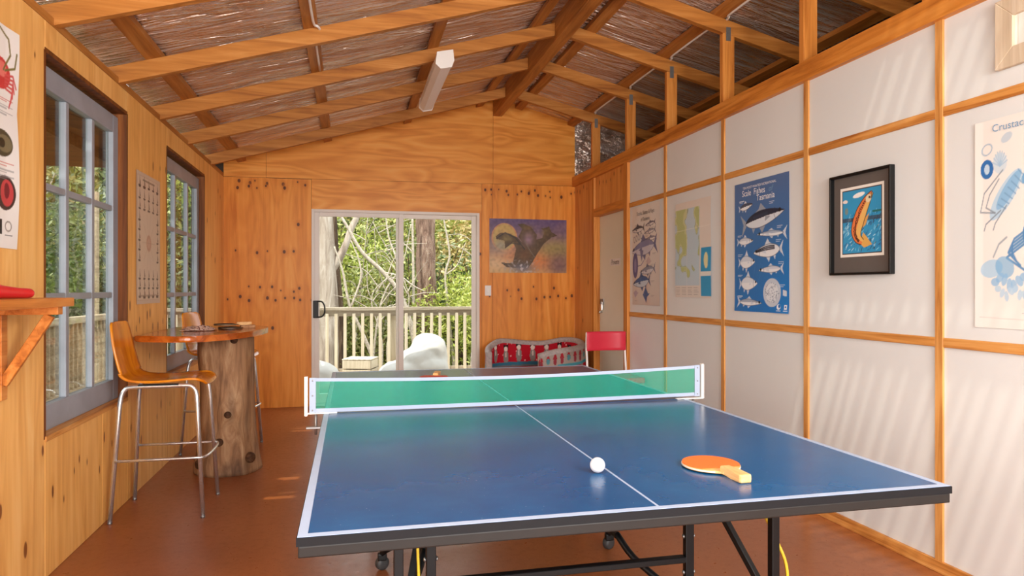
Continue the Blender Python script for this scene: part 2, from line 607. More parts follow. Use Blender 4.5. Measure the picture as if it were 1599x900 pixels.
# ------------------------------------------------------------------ structure: back wall
wb = empty('wall_back')
tag(wb, 'amber plywood gable wall around the sliding glass door', 'wall', kind='structure')
DX0, DX1, DZ = -0.405, 1.40, 2.09
def zt(x):
    return z_under(x) + 0.185
def sheet_back(pts, mat):
    prism('plywood_sheet', [(x, z) for x, z in pts], 'y', YB, YB + T, mat, wb)
g = .0015
sheet_back([(XL, 0), (DX0 - g, 0), (DX0 - g, 2.402), (XL, 2.402)], M['ply_back'])
sheet_back([(DX0 + g, DZ), (1.424, DZ), (1.424, 2.42), (DX0 + g, 2.405)], M['ply_back_h'])
sheet_back([(1.427, 0), (1.545, 0), (1.545, 2.424), (1.427, 2.42)], M['ply_back'])
sheet_back([(1.548, 0), (XR, 0), (XR, 2.427), (1.548, 2.424)], M['ply_back'])
sheet_back([(DX1, 0), (1.424, 0), (1.424, DZ), (DX1, DZ)], M['ply_back'])
sheet_back([(XL, 2.405), (-.86, 2.405), (-.86, zt(-.86)), (XL, zt(XL))], M['ply_back_h'])
sheet_back([(-.857, 2.407), (DX0, 2.408), (1.424, 2.423), (1.555, 2.427), (1.555, zt(1.555)), (-.857, zt(-.857))], M['ply_back_h'])
sheet_back([(1.558, 2.427), (XR, 2.43), (XR, zt(XR)), (1.605, zt(1.605)), (1.558, zt(1.555))], M['ply_back_h'])
prism('wall_core', [(XL - .1, 0), (DX0, 0), (DX0, zt(DX0)), (XL - .1, zt(XL - .1))], 'y', YB + T, YB + .1, M['concrete_dark'], wb)
prism('wall_core', [(DX0, DZ), (DX1, DZ), (DX1, zt(DX1)), (DX0, zt(DX0))], 'y', YB + T, YB + .1, M['concrete_dark'], wb)
prism('wall_core', [(DX1, 0), (XR, 0), (XR, zt(XR)), (RIDGE_X, zt(RIDGE_X)), (DX1, zt(DX1))], 'y', YB + T, YB + .1, M['concrete_dark'], wb)

# sliding door
d1 = empty('door_1')
tag(d1, 'white-framed sliding glass door opening to the deck', 'door', kind='structure')
fy0, fy1 = YB - .012, YB + .085
box('door_jamb', DX0, DX0 + .03, fy0, fy1, 0, DZ, M['alu'], d1, .003)
box('door_jamb', DX1 - .03, DX1, fy0, fy1, 0, DZ, M['alu'], d1, .003)
box('door_head', DX0 + .03, DX1 - .03, fy0, fy1, DZ - .03, DZ, M['alu'], d1, .003)
box('door_sill', DX0 + .03, DX1 - .03, fy0, fy1, 0, .03, M['alu'], d1, .003)
def leaf(x0, x1, y):
    p = box('door_stile', x0, x0 + .05, y, y + .03, .03, DZ - .03, M['alu'], d1, .003)
    box('door_stile', x1 - .05, x1, y, y + .03, .03, DZ - .03, M['alu'], d1, .003)
    box('door_rail', x0 + .05, x1 - .05, y, y + .03, DZ - .075, DZ - .03, M['alu'], d1, .003)
    box('door_rail', x0 + .05, x1 - .05, y, y + .03, .03, .13, M['alu'], d1, .003)
    box('pane', x0 + .05, x1 - .05, y + .013, y + .017, .13, DZ - .075, M['glass'], d1)
leaf(DX0 + .03, .56, YB + .002)
leaf(.48, DX1 - .03, YB + .042)
hb = box('door_handle', -.388, -.335, YB - .03, YB + .002, .935, 1.12, M['black'], d1, .006)
tube('handle_grip', catmull([(-.345, YB - .03, .945), (-.30, YB - .036, .95), (-.272, YB - .038, .985), (-.268, YB - .038, 1.03), (-.275, YB - .038, 1.075), (-.30, YB - .036, 1.108), (-.345, YB - .03, 1.112)], 4), .008, M['black'], d1, 8)

# ------------------------------------------------------------------ structure: right wall
wr = empty('wall_right')
tag(wr, 'white panelled wall with timber battens and hung posters', 'wall', kind='structure')
DY0, DY1 = 6.04, 6.87          # private door opening
STUDS = [0.70, 1.60, 2.506, 3.41, 4.305, 5.205]
ends = [YF] + STUDS + [5.955]
BW = 0.021
for a, b in zip(ends[:-1], ends[1:]):
    for z0, z1 in ((0.0, 1.012), (1.012, 2.018), (2.018, 2.44)):
        box('wall_panel', XR, XR + .014, a + .001, b - .001, z0 + .001, z1 - .001, M['white_panel'], wr)
for y in STUDS:
    box('batten', XR - .011, XR - .0002, y - BW, y + BW, .052, 2.425, M['batten_v'], wr, .002, 1)
for a, b in zip(ends[:-1], ends[1:]):
    a2 = a + (BW if a in STUDS else 0) + .0005
    b2 = b - (BW if b in STUDS else 0) - .0005
    for z in (1.011, 2.017):
        box('batten', XR - .010, XR - .0002, a2, b2, z - .021, z + .021, M['batten_h'], wr, .002, 1)
box('top_plate', XR - .035, XR + .06, YF, YB - .001, 2.42, 2.53, M['plate'], wr, .003)
# door posts, header and ply next to the back corner
box('door_post', XR - .03, XR + .075, 5.955, 6.04, 0, 2.42, M['stud'], wr, .003)
box('door_post', XR - .022, XR + .075, DY1, 6.93, 0, 2.42, M['stud'], wr, .003)
box('door_header', XR - .026, XR + .07, 6.041, 6.869, 2.005, 2.085, M['plate'], wr, .003)
box('plywood_sheet', XR, XR + T, 6.931, YB - .001, 0, 2.42, M['ply_right'], wr)
box('plywood_sheet', XR, XR + T, 6.041, 6.869, 2.086, 2.42, M['ply_right'], wr)
box('wall_core', XR + .014, XR + .075, YF, 5.955, 0, 2.42, M['concrete_dark'], wr)
box('wall_core', XR + .014, XR + .075, 6.93, YB, 0, 2.42, M['concrete_dark'], wr)
br = box('baseboard_right', XR - .016, XR - .0002, YF, 5.955, 0, .053, M['batten_h'], None, .002, 1)
tag(br, 'low timber skirting along the white panelled wall', 'skirting', kind='structure')

d2 = empty('door_2')
tag(d2, 'cream painted door with a Private sign and padlock', 'door', kind='structure')
box('door_leaf', XR + .045, XR + .075, DY0 + .002, DY1 - .002, .006, 2.004, M['white_door'], d2, .002, 1)
sg = box('sign_plate', XR + .0425, XR + .0448, 6.29, 6.57, 1.475, 1.545, M['white_plastic'], d2, .004)
tt = text('sign_text', 'Private', .075, M['black'], d2, 0, 0, 0, 'CENTER', .15)
tt.matrix_local = Matrix(((0, 0, -1, XR + .0415), (-1, 0, 0, 6.43), (0, 1, 0, 1.487), (0, 0, 0, 1)))
lk = box('lock_plate', XR + .038, XR + .045, 6.74, 6.85, 1.08, 1.14, M['metal'], d2, .003)
box('padlock', XR + .018, XR + .038, 6.745, 6.79, 1.02, 1.085, M['chrome'], d2, .006)
tube('padlock_shackle', catmull([(XR + .028, 6.752, 1.08), (XR + .028, 6.755, 1.11), (XR + .028, 6.767, 1.122), (XR + .028, 6.78, 1.11), (XR + .028, 6.783, 1.08)], 4), .004, M['chrome'], d2, 6)
tube('door_knob', [(XR + .045, 6.80, 1.0), (XR + .02, 6.80, 1.0), (XR + .012, 6.80, 1.0)], [.01, .012, .02], M['chrome'], d2, 12)

# ------------------------------------------------------------------ structure: front wall behind the camera, and the dark store beyond the right wall
wf = empty('wall_front')  # its wide opening is added to let sky light in
tag(wf, 'plywood wall behind the camera with a wide opening', 'wall', kind='structure')
box('plywood_sheet', XL, -1.05, YF - .1, YF, 0, 2.45, M['ply_left'], wf)
box('plywood_sheet', 2.25, XR, YF - .1, YF, 0, 2.45, M['ply_left'], wf)
prism('plywood_sheet', [(XL, 2.45), (XR, 2.45), (XR, zt(XR)), (RIDGE_X, zt(RIDGE_X)), (XL, zt(XL))], 'y', YF - .1, YF, M['ply_left'], wf)
box('plywood_sheet', -1.05, 2.25, YF - .1, YF, 2.3, 2.45, M['ply_left'], wf)
ws = empty('wall_store')
tag(ws, 'dark outer wall of the roof void beyond the plate', 'wall', kind='structure')
XO = 4.6
box('wall_sheet', XO, XO + .1, YF - .1, YB + .1, 0, 2.6, M['concrete_dark'], ws)
prism('wall_sheet', [(XR + .075, 0), (XO, 0), (XO, zt(XO)), (XR + .001, zt(XR)), (XR + .001, 2.54), (XR + .075, 2.54)], 'y', YB + .012, YB + .1, M['foil'], ws)
prism('wall_sheet', [(XR, 0), (XO, 0), (XO, zt(XO)), (XR, zt(XR))], 'y', YF - .1, YF, M['concrete_dark'], ws)
box('floor_slab', XR + .08, XO, YF, YB, -.12, 0, M['concrete_dark'], ws)
box('stud', 2.74, 2.785, YB - .085, YB + .011, 0, z_right(2.76) - .22, M['stud'], ws)

# ------------------------------------------------------------------ structure: roof framing
ce = empty('ceiling')
tag(ce, 'open timber rafters under silver foil roof lining', 'ceiling', kind='structure')
RY = [6.93 - .045 + .0, 5.98, 5.145, 4.285, 3.415, 2.545, 1.675, .80, -.07, -.94]
RY[0] = 6.915
RD = 0.10
def rafter(y, side):
    if side == 'L':
        x0, x1 = XL - .1, 1.553
    else:
        x0, x1 = 1.657, XO + .3
    zz = z_left if side == 'L' else z_right
    prism('rafter', [(x0, zz(x0)), (x1, zz(x1)), (x1, zz(x1) + RD), (x0, zz(x0) + RD)], 'y', y, y + .045, M['rafter'], ce, .003)
for y in RY:
    rafter(y, 'L'); rafter(y, 'R')
box('ridge_beam', 1.555, 1.655, YF - .1, YB - .001, 3.185, 3.37, M['purlin'], ce, .004)
PUR = 0.035
def purlin(x, w=.08):
    zz = z_left if x < RIDGE_X else z_right
    a, b = x - w / 2, x + w / 2
    prism('purlin', [(a, zz(a) + RD), (b, zz(b) + RD), (b, zz(b) + RD + PUR), (a, zz(a) + RD + PUR)], 'y', YF - .1, YB, M['purlin'], ce, .002)
for x in (-1.095, -.235, .60, 1.40, 1.85, 2.47, 3.2, 3.95):
    purlin(x)
# short blocking pieces that fill between the wall plate and the foil
box('wall_plate', XL - .1, XL - .001, YF, YB, 2.401, 2.44, M['purlin'], ce)
# foil lining, one crumpled sheet per bay between rafters
SKY_Y = (.845, 2.545)
def foil(y0, y1, side, xa, xb):
    zz = z_left if side == 'L' else z_right
    nx, ny = max(6, int(abs(xb - xa) / .06)), 24
    V, Fc = [], []
    for j in range(ny + 1):
        y = y0 + (y1 - y0) * j / ny
        t = j / ny
        for i in range(nx + 1):
            x = xa + (xb - xa) * i / nx
            sag = .018 * math.sin(PI * t) ** 2 * (.6 + .8 * noise.noise((x * 1.1, y0 * 3, 1.3))) * (1 if 0.0 < t < 1 else 0)
            sag += .016 * noise.noise((x * 2.2, y * 5.5, 2.0)) * math.sin(PI * t)
            sag += .012 * math.sin(2 * PI * 1.6 * t + 3 * noise.noise((x * .8, y0, 4.0))) * math.sin(PI * t)
            V.append((x, y, zz(x) + RD + PUR + .014 - max(-.03, min(sag, .05)) * .8))
    for j in range(ny):
        for i in range(nx):
            a = j * (nx + 1) + i
            Fc.append((a, a + 1, a + nx + 2, a + nx + 1))
    mesh_obj('foil_sheet', V, Fc, M['foil'], ce, True)
bays = sorted(RY)
bays = [YF - .12] + [b + .0225 for b in bays] + [YB + .1]
for y0, y1 in zip(bays[:-1], bays[1:]):
    if y0 > .7 and y1 < 2.7:       # bays left open for clear sheets added to streak the right wall
        foil(y0, y1, 'L', XL - .1, .72)
        foil(y0, y1, 'R', 2.42, XO + .2)
    else:
        foil(y0, y1, 'L', XL - .1, RIDGE_X)
        foil(y0, y1, 'R', RIDGE_X, XO + .2)
zo = RD + PUR + .07
def roof_iron(y0, y1, x0, x1):
    zz = z_left if x0 < RIDGE_X - .01 else z_right
    prism('roof_sheet', [(x0, zz(x0) + zo), (x1, zz(x1) + zo), (x1, zz(x1) + zo + .02), (x0, zz(x0) + zo + .02)], 'y', y0, y1, M['metal'], ce)
for y0, y1, xs in ((YF - .6, .82, (XL - .12, RIDGE_X, XO + .4)), (2.57, YB + .35, (XL - .12, RIDGE_X, XO + .4))):
    roof_iron(y0, y1, xs[0], xs[1]); roof_iron(y0, y1, xs[1], xs[2])
roof_iron(.82, 2.57, XL - .12, .72); roof_iron(.82, 2.57, 2.42, XO + .4)
box('ridge_cap', RIDGE_X - .12, RIDGE_X + .12, YF - .6, YB + .35, 3.239 + zo + .005, 3.239 + zo + .03, M['metal'], ce)
for x0, x1 in ((.72, RIDGE_X), (RIDGE_X, 2.42)):
    zz = z_left if x0 < 1.6 else z_right
    prism('streak_roof_sheet', [(x0, zz(x0) + zo + .006), (x1, zz(x1) + zo + .006), (x1, zz(x1) + zo + .010), (x0, zz(x0) + zo + .010)], 'y', .82, 2.57, M['skylight'], ce)  # unseen clear sheet built so sun falls in streaks on the white wall
    yy = .86
    while yy < 2.55:
        wdt = .03 + .03 * random.random()
        prism('streak_rib', [(x0, zz(x0) + zo + .012), (x1, zz(x1) + zo + .012), (x1, zz(x1) + zo + .03), (x0, zz(x0) + zo + .03)], 'y', yy, yy + wdt, M['white_plastic'], ce)  # opaque bars of uneven width, added to stripe that sunlight
        yy += wdt + .035 + .05 * random.random()
# posts from the right-hand plate up to the rafters
for y in RY:
    ps = box('post', XR - .02, XR + .07, y + .002, y + .043, 2.531, z_right(XR + .07) + .02, M['stud'], ce, .003)
    np_ = box('nail_plate', 2.525, 2.56, y - .0015, y + .0018, z_right(2.52) - .05, z_right(2.52) + .045, M['metal'], ce)

# ------------------------------------------------------------------ painter for flat prints
class Canvas:
    """colours on a fine grid: u runs 0..1 across the width, v runs 0..hh up (isotropic units)"""
    def __init__(self, w, h, nx, base):
        self.w, self.h, self.hh = w, h, h / w
        self.nx, self.ny = nx, max(2, int(nx * h / w))
        u = np.linspace(0, 1, self.nx + 1)
        v = np.linspace(0, self.hh, self.ny + 1)
        self.U, self.V = np.meshgrid(u, v)
        self.C = np.zeros((*self.U.shape, 3))
        self.C[:] = np.array(base, float)

    def put(self, mask, col, a=1.0):
        m = np.clip(np.asarray(mask, float), 0, 1)[..., None] * a
        self.C = self.C * (1 - m) + np.array(col, float) * m

    def grad(self, c0, c1, ax='v'):
        t = (self.V / self.hh if ax == 'v' else self.U)[..., None]
        self.C = np.array(c0, float) * (1 - t) + np.array(c1, float) * t

    def speckle(self, amp):
        self.C = self.C + rng.normal(0, amp, self.U.shape)[..., None]

    def ell(self, cx, cy, rx, ry, col, rot=0.0, a=1.0, ring=None):
        c, s = math.cos(rot), math.sin(rot)
        du, dv = self.U - cx, self.V - cy
        d = np.sqrt(((du * c + dv * s) / rx) ** 2 + ((-du * s + dv * c) / ry) ** 2)
        e = .6 / (self.nx * min(rx, ry))
        if ring:
            self.put(np.clip((ring / 2 - np.abs(d - 1)) / e + .5, 0, 1), col, a)
        else:
            self.put(np.clip((1 - d) / e + .5, 0, 1), col, a)

    def poly(self, pts, col, a=1.0):
        P = np.array(pts, float)
        ins = np.zeros(self.U.shape, bool)
        j = len(P) - 1
        for i in range(len(P)):
            (xi, yi), (xj, yj) = P[i], P[j]
            if yi != yj:
                cross = ((yi > self.V) != (yj > self.V)) & (self.U < (xj - xi) * (self.V - yi) / (yj - yi) + xi)
                ins ^= cross
            j = i
        self.put(ins, col, a)

    def line(self, pts, wd, col, a=1.0):
        D = np.full(self.U.shape, 1e9)
        for (x0, y0), (x1, y1) in zip(pts[:-1], pts[1:]):
            dx, dy = x1 - x0, y1 - y0
            L2 = dx * dx + dy * dy + 1e-12
            t = np.clip(((self.U - x0) * dx + (self.V - y0) * dy) / L2, 0, 1)
            D = np.minimum(D, np.hypot(self.U - x0 - t * dx, self.V - y0 - t * dy))
        self.put(np.clip((wd / 2 - D) * self.nx + .5, 0, 1), col, a)

    def rect(self, u0, u1, v0, v1, col, a=1.0):
        self.put((self.U >= u0) & (self.U <= u1) & (self.V >= v0) & (self.V <= v1), col, a)

    def fish(self, cx, cy, L, H, back, belly, fin, rot=0.0, flip=False, outline=None, stripes=None, forked=True):
        """head to the right unless flip"""
        c, s = math.cos(rot), math.sin(rot)
        sg = -1 if flip else 1
        def T(x, y):
            x *= sg
            return (cx + (x * c - y * s) * L, cy + (x * s + y * c) * L)
        hh = H / L / 2
        ts = np.linspace(0, 1, 22)
        prof = np.sin(PI * ts ** .72) ** .8 * hh
        xs = -.38 + .88 * ts
        prof = np.maximum(prof, .12 * hh * (ts < .5))
        up = [T(x, p) for x, p in zip(xs, prof)]
        lo = [T(x, -p * .95) for x, p in zip(xs, prof)]
        tl = .12
        self.poly([T(-.36, .02), T(-.5, tl + hh * .3), T(-.44, 0), T(-.5, -tl - hh * .3), T(-.36, -.02)], fin)
        self.poly([T(.12, hh * .8), T(.0, hh * 1.9), T(-.06, hh * 1.25), T(-.22, hh * .7)], fin)
        self.poly([T(.08, -hh * .8), T(-.02, -hh * 1.7), T(-.08, -hh * .8)], fin)
        self.poly([T(-.14, -hh * .6), T(-.22, -hh * 1.4), T(-.26, -hh * .45)], fin)
        self.poly(up + lo[::-1], belly)
        mid = [T(x, p * .12) for x, p in zip(xs, prof)]
        self.poly(up + mid[::-1], back)
        if stripes:
            for kx in (.2, .45, .7):
                self.line([T(x, p * kx) for x, p in zip(xs[4:-3], prof[4:-3])], .012, stripes)
        if outline:
            self.line(up + lo[::-1] + [up[0]], .006, outline, .8)
        self.poly([T(.2, -.01), T(.06, -.05), T(.08, .02)], fin)
        e = T(.4, hh * .22)
        self.ell(e[0], e[1], .022 * L + .004, .022 * L + .004, (20, 20, 25))
        self.line([T(.3, hh * .75), T(.27, 0), T(.3, -hh * .7)], .005, outline or (90, 90, 100), .7)

    def smallprint(self, u, v, n, w, col=(235, 238, 245), a=.8):
        for i in range(n):
            self.rect(u, u + w * (1 - .25 * (i % 2)), v - i * .016, v - i * .016 + .007, col, a)

    def build(self, name, mat, parent=None, curl=None, thick=0.0012):
        ny, nx = self.ny, self.nx
        X = (self.U - .5) * self.w
        Y = self.V * self.w - self.h / 2
        Z = np.zeros_like(X) + thick
        if curl is not None:
            Z = Z + curl(self.U, self.V / self.hh)
        V = np.stack([X, Y, Z], -1).reshape(-1, 3)
        idx = np.arange((ny + 1) * (nx + 1)).reshape(ny + 1, nx + 1)
        Fq = np.stack([idx[:-1, :-1], idx[:-1, 1:], idx[1:, 1:], idx[1:, :-1]], -1).reshape(-1, 4)
        me = bpy.data.meshes.new(name)
        me.vertices.add(len(V)); me.vertices.foreach_set('co', V.ravel())
        me.loops.add(Fq.size); me.loops.foreach_set('vertex_index', Fq.ravel())
        me.polygons.add(len(Fq)); me.polygons.foreach_set('loop_start', np.arange(0, Fq.size, 4))
        me.polygons.foreach_set('loop_total', np.full(len(Fq), 4))
        me.update(calc_edges=True)
        s = np.clip(self.C / 255, 0, 1)
        l = np.where(s <= .04045, s / 12.92, ((s + .055) / 1.055) ** 2.4)
        rgba = np.concatenate([l.reshape(-1, 3), np.ones((len(V), 1))], 1)
        at = me.color_attributes.new('Col', 'FLOAT_COLOR', 'POINT')
        at.data.foreach_set('color', rgba.astype(np.float32).ravel())
        me.materials.append(mat)
        o = bpy.data.objects.new(name, me)
        return put(o, parent)


def wall_matrix(side, a, z, off=0.0):
    """local x runs to the right as seen from inside the room, local y up, local z into the room"""
    if side == 'R':
        return Matrix(((0, 0, -1, XR - off), (-1, 0, 0, a), (0, 1, 0, z), (0, 0, 0, 1)))
    if side == 'L':
        return Matrix(((0, 0, 1, XL + off), (1, 0, 0, a), (0, 1, 0, z), (0, 0, 0, 1)))
    return Matrix(((1, 0, 0, a), (0, 0, -1, YB - off), (0, 1, 0, z), (0, 0, 0, 1)))


def poster(name, label, cat, side, a, z, canvas, curl=None, group=None):
    root = empty(name)
    root.matrix_world = wall_matrix(side, a, z)
    tag(root, label, cat, group)
    canvas.build('sheet', M['print'], root, curl)
    return root


ink_white = plain('white_ink', (244, 246, 250), .5)
ink_black = plain('black_ink', (30, 30, 34), .5)
ink_blue = plain('grey_blue_ink', (120, 160, 196), .5)
ink_red = plain('red_ink', (190, 50, 40), .5)

# blue scale fish poster
H = .843; W = .59
cv = Canvas(W, H, 170, (60, 100, 160))
hh = cv.hh
cv.grad((24, 112, 190), (80, 110, 158))
cv.put(np.clip((cv.U - .45) * 1.6, 0, 1) * np.clip(.9 - cv.V / hh * 1.3, 0, 1), (10, 128, 214))
for _ in range(40):
    u0 = random.random(); v0 = random.random() * hh * .45
    cv.line([(u0, v0), (u0 + .03, v0 + .1)], .01, (90, 160, 220), .12)
def vt(t):
    return hh * (1 - t)
sil = (232, 236, 242); gry = (150, 168, 190); fn = (206, 216, 230)
cv.fish(.22, vt(.19), .28, .075, (70, 80, 100), sil, fn, .12, outline=(50, 60, 80))
cv.fish(.53, vt(.30), .80, .18, (34, 44, 66), (214, 222, 232), (150, 160, 176), .13, outline=(30, 40, 60))
cv.line([(.38, vt(.285)), (.62, vt(.265))], .03, (44, 58, 84), .9)
cv.fish(.70, vt(.42), .54, .06, (170, 184, 204), sil, fn, -.02, flip=True, outline=(60, 80, 110))
cv.fish(.21, vt(.457), .33, .08, (200, 208, 220), sil, fn, 0, outline=(80, 100, 130))
cv.fish(.64, vt(.545), .54, .14, (226, 232, 240), sil, fn, .06, flip=True, outline=(50, 60, 80), stripes=(40, 44, 60))
cv.fish(.24, vt(.62), .33, .14, (206, 214, 226), sil, fn, 0, outline=(80, 100, 130))
cv.fish(.69, vt(.683), .45, .07, (206, 214, 228), sil, fn, .03, flip=True, outline=(70, 90, 120))
cv.fish(.27, vt(.785), .36, .15, (214, 222, 232), sil, fn, 0, outline=(80, 100, 130))
cv.poly([(.9, vt(.853) + .03), (.96, vt(.84)), (.96, vt(.88)), (.9, vt(.853) - .03)], fn)
cv.ell(.71, vt(.853), .155, .15, (196, 206, 220), .25)
cv.ell(.71, vt(.853), .11, .10, (222, 228, 236), .25)
for _ in range(70):
    r_, a_ = random.random() ** .5 * .125, random.random() * 6.28
    cv.ell(.71 + r_ * math.cos(a_), vt(.853) + r_ * math.sin(a_) * .85, .007, .007, (120, 136, 160), 0, .7)
cv.fish(.29, vt(.93), .48, .075, (160, 172, 190), sil, fn, -.02, outline=(70, 80, 110))
for (u_, t_) in ((.1, .145), (.66, .19), (.8, .375), (.06, .41), (.78, .475), (.07, .56), (.82, .635), (.07, .72), (.84, .80), (.07, .885)):
    cv.smallprint(u_, vt(t_), 2, .09)
cv.ell(.83, vt(.955), .035, .03, (240, 244, 250)); cv.ell(.84, vt(.95), .02, .018, (30, 110, 190))
cv.rect(.92, .97, vt(.972), vt(.94), (236, 240, 248)); cv.rect(.935, .955, vt(.96), vt(.948), (30, 110, 190))
cv.rect(.79, .87, vt(.987), vt(.98), (240, 244, 250)); cv.rect(.91, .98, vt(.987), vt(.98), (240, 244, 250))
pf = poster('fish_poster', 'blue poster headed Scale Fishes of Tasmania with ten fishes', 'poster', 'R', (4.162 + 3.572) / 2, (1.943 + 1.095) / 2, cv,
            lambda u, v: .002 + .01 * np.clip(.06 - v, 0, 1) * 10 * (.5 + .5 * np.sin(u * 9)))
text('lettering', 'TEN MOST WANTED RECREATIONAL', .0215, ink_white, pf, -.195, H / 2 - .044, .004)
text('lettering', 'Scale', .056, ink_white, pf, -.205, H / 2 - .090, .004, squeeze=.92)
text('lettering', 'Fishes', .056, ink_white, pf, -.072, H / 2 - .090, .004, squeeze=.92)
text('lettering', 'of', .050, ink_blue, pf, .088, H / 2 - .090, .004, shear=.3)
text('lettering', 'Tasmania', .056, ink_white, pf, -.04, H / 2 - .135, .004, squeeze=.92)

# sharks, skates and rays poster
W, H = .575, .885
cv = Canvas(W, H, 130, (216, 208, 200)); hh = cv.hh
cv.grad((204, 192, 184), (224, 218, 212))
def vt(t):
    return hh * (1 - t)
ol = (60, 60, 84)
cv.fish(.22, vt(.235), .50, .10, (62, 60, 72), (214, 208, 206), (40, 40, 52), .06, flip=True, outline=ol)
cv.fish(.68, vt(.2), .36, .06, (120, 116, 130), (220, 214, 212), (90, 88, 104), .1, flip=True, outline=ol)
cv.fish(.66, vt(.275), .42, .06, (150, 146, 158), (222, 216, 212), (120, 116, 132), .1, flip=True, outline=ol)
for q in range(4):
    cv.ell(.08 + .09 * q, vt(.335 - .01 * q), .03, .045, (110, 104, 116), .2, .8, ring=.4)
cv.fish(.70, vt(.345), .40, .06, (140, 134, 148), (222, 216, 212), (110, 106, 122), .06, flip=True, outline=ol)
cv.fish(.44, vt(.43), .96, .23, (128, 128, 164), (198, 194, 206), (104, 104, 140), .1, flip=True, outline=ol)
cv.poly([(.30, vt(.45)), (.36, vt(.57)), (.42, vt(.455))], (112, 112, 146))
cv.ell(.12, vt(.60), .11, .20, (92, 88, 136), .0); cv.ell(.12, vt(.60), .05, .11, (140, 136, 176), 0)
cv.line([(.2, vt(.61)), (.34, vt(.6)), (.44, vt(.555))], .012, (92, 88, 136))
cv.poly([(.52, vt(.57)), (.62, vt(.52)), (.72, vt(.57)), (.62, vt(.6))], (196, 176, 178))
cv.fish(.58, vt(.655), .56, .12, (136, 142, 164), (204, 204, 212), (110, 116, 140), .1, flip=True, outline=ol)
cv.fish(.36, vt(.77), .68, .17, (54, 92, 146), (190, 204, 218), (50, 78, 124), .1, flip=True, outline=(30, 44, 80))
cv.poly([(.12, vt(.93)), (.04, vt(.88)), (.14, vt(.85)), (.24, vt(.88))], (176, 160, 176))
cv.poly([(.40, vt(.90)), (.50, vt(.82)), (.60, vt(.88)), (.66, vt(.885)), (.56, vt(.92)), (.53, vt(.975))], (58, 94, 150))
cv.line([(.5, vt(.83)), (.53, vt(.97))], .012, (40, 66, 112))
for (u_, t_) in ((.1, .19), (.5, .31), (.7, .24), (.75, .49), (.7, .6), (.7, .76), (.1, .95), (.7, .9)):
    cv.smallprint(u_, vt(t_), 2, .12, (140, 134, 134), .5)
for uu in (.33, .66):
    cv.line([(uu, 0), (uu, hh)], .005, (190, 178, 170), .6)
ps = poster('shark_poster', 'pale poster of sharks, skates and rays beside the cream door', 'poster', 'R', (5.89 + 5.313) / 2, (1.987 + 1.10) / 2, cv, lambda u, v: .002 + .003 * np.sin(u * 7) ** 2)
text('lettering', 'Sharks, Skates & Rays', .05, ink_black, ps, .0, H / 2 - .085, .0065, 'CENTER', squeeze=.85)
text('lettering', 'of Tasmania', .045, ink_black, ps, .0, H / 2 - .14, .0065, 'CENTER', squeeze=.85)

# folded map
W, H = .555, .735
cv = Canvas(W, H, 120, (222, 214, 206)); hh = cv.hh
cv.rect(.0, .70, .16, hh * .93, (186, 206, 218))
n1 = np.array([[noise.noise((u * 3.2, v * 3.2, 5.0)) + .5 * noise.noise((u * 9, v * 9, 2.0)) for u in np.linspace(0, 1, cv.nx + 1)] for v in np.linspace(0, cv.hh, cv.ny + 1)])
inm = (cv.U < .70) & (cv.V > .16) & (cv.V < hh * .93)
land = np.clip((n1 + .55 * (cv.V / hh - .62) - .55 * (np.abs(cv.U - .3) - .2)) * 9, 0, 1)
cv.put(land * inm, (202, 206, 160))
cv.put(np.clip((n1 - .12) * 6, 0, 1) * land * inm, (170, 184, 120), .7)
cv.put((land > .3) * (land < .7) * inm, (120, 140, 120), .5)
cv.rect(.0, .70, .0, .15, (216, 210, 204))
for q in range(16):
    cv.smallprint(.03 + (q % 4) * .17, .13 - (q // 4) * .03, 1, .1 + .03 * random.random(), (150, 150, 150), .6)
cv.rect(.74, 1, .02, hh * .50, (44, 152, 204))
cv.rect(.74, 1, hh * .22, hh * .265, (226, 226, 220))
cv.ell(.87, hh * .38, .055, .10, (226, 220, 170)); cv.ell(.88, hh * .33, .04, .05, (226, 220, 170))
for q in range(5):
    cv.smallprint(.78, hh * .19 - q * .025, 1, .16, (120, 200, 232), .8)
cv.line([(0, hh * .70), (1, hh * .72)], .006, (240, 236, 230), .8)
cv.line([(.35, 0), (.35, hh)], .004, (236, 232, 228), .6)
poster('wall_map', 'folded topographic map in green and pale blue on white panel', 'map', 'R', (5.023 + 4.474) / 2, (1.905 + 1.188) / 2, cv, lambda u, v: .003 + .004 * np.abs(np.sin(v * 6.3)))

# crustacean poster, partly out of frame
W, H = .60, .84
cv = Canvas(W, H, 200, (232, 228, 224)); hh = cv.hh
def vt(t):
    return hh * (1 - t)
cv.U = cv.U / .68
bl = (110, 166, 212); lb = (178, 206, 228)
cv.ell(.13, vt(.14), .055, .035, (150, 176, 200), .2, .8, ring=.25); cv.ell(.34, vt(.10), .06, .03, (176, 196, 214), .3, .7)
cv.ell(.13, vt(.235), .07, .065, (52, 110, 176)); cv.ell(.13, vt(.235), .03, .035, (190, 212, 232))
for q in range(9):
    a_ = PI * (.1 + .1 * q)
    cv.line([(.27, vt(.23)), (.27 + .08 * math.cos(a_), vt(.23) + .10 * math.sin(a_))], .008, (140, 176, 208), .9)
cv.ell(.27, vt(.215), .075, .07, lb, 0, .5)
cv.ell(.33, vt(.37), .22, .075, lb, .75, .9); cv.ell(.36, vt(.35), .17, .05, bl, .75, .6)
for q in range(7):
    cv.line([(.25 + q * .035, vt(.41) + q * .035), (.33 + q * .035, vt(.435) + q * .03)], .009, (110, 150, 190), .8)
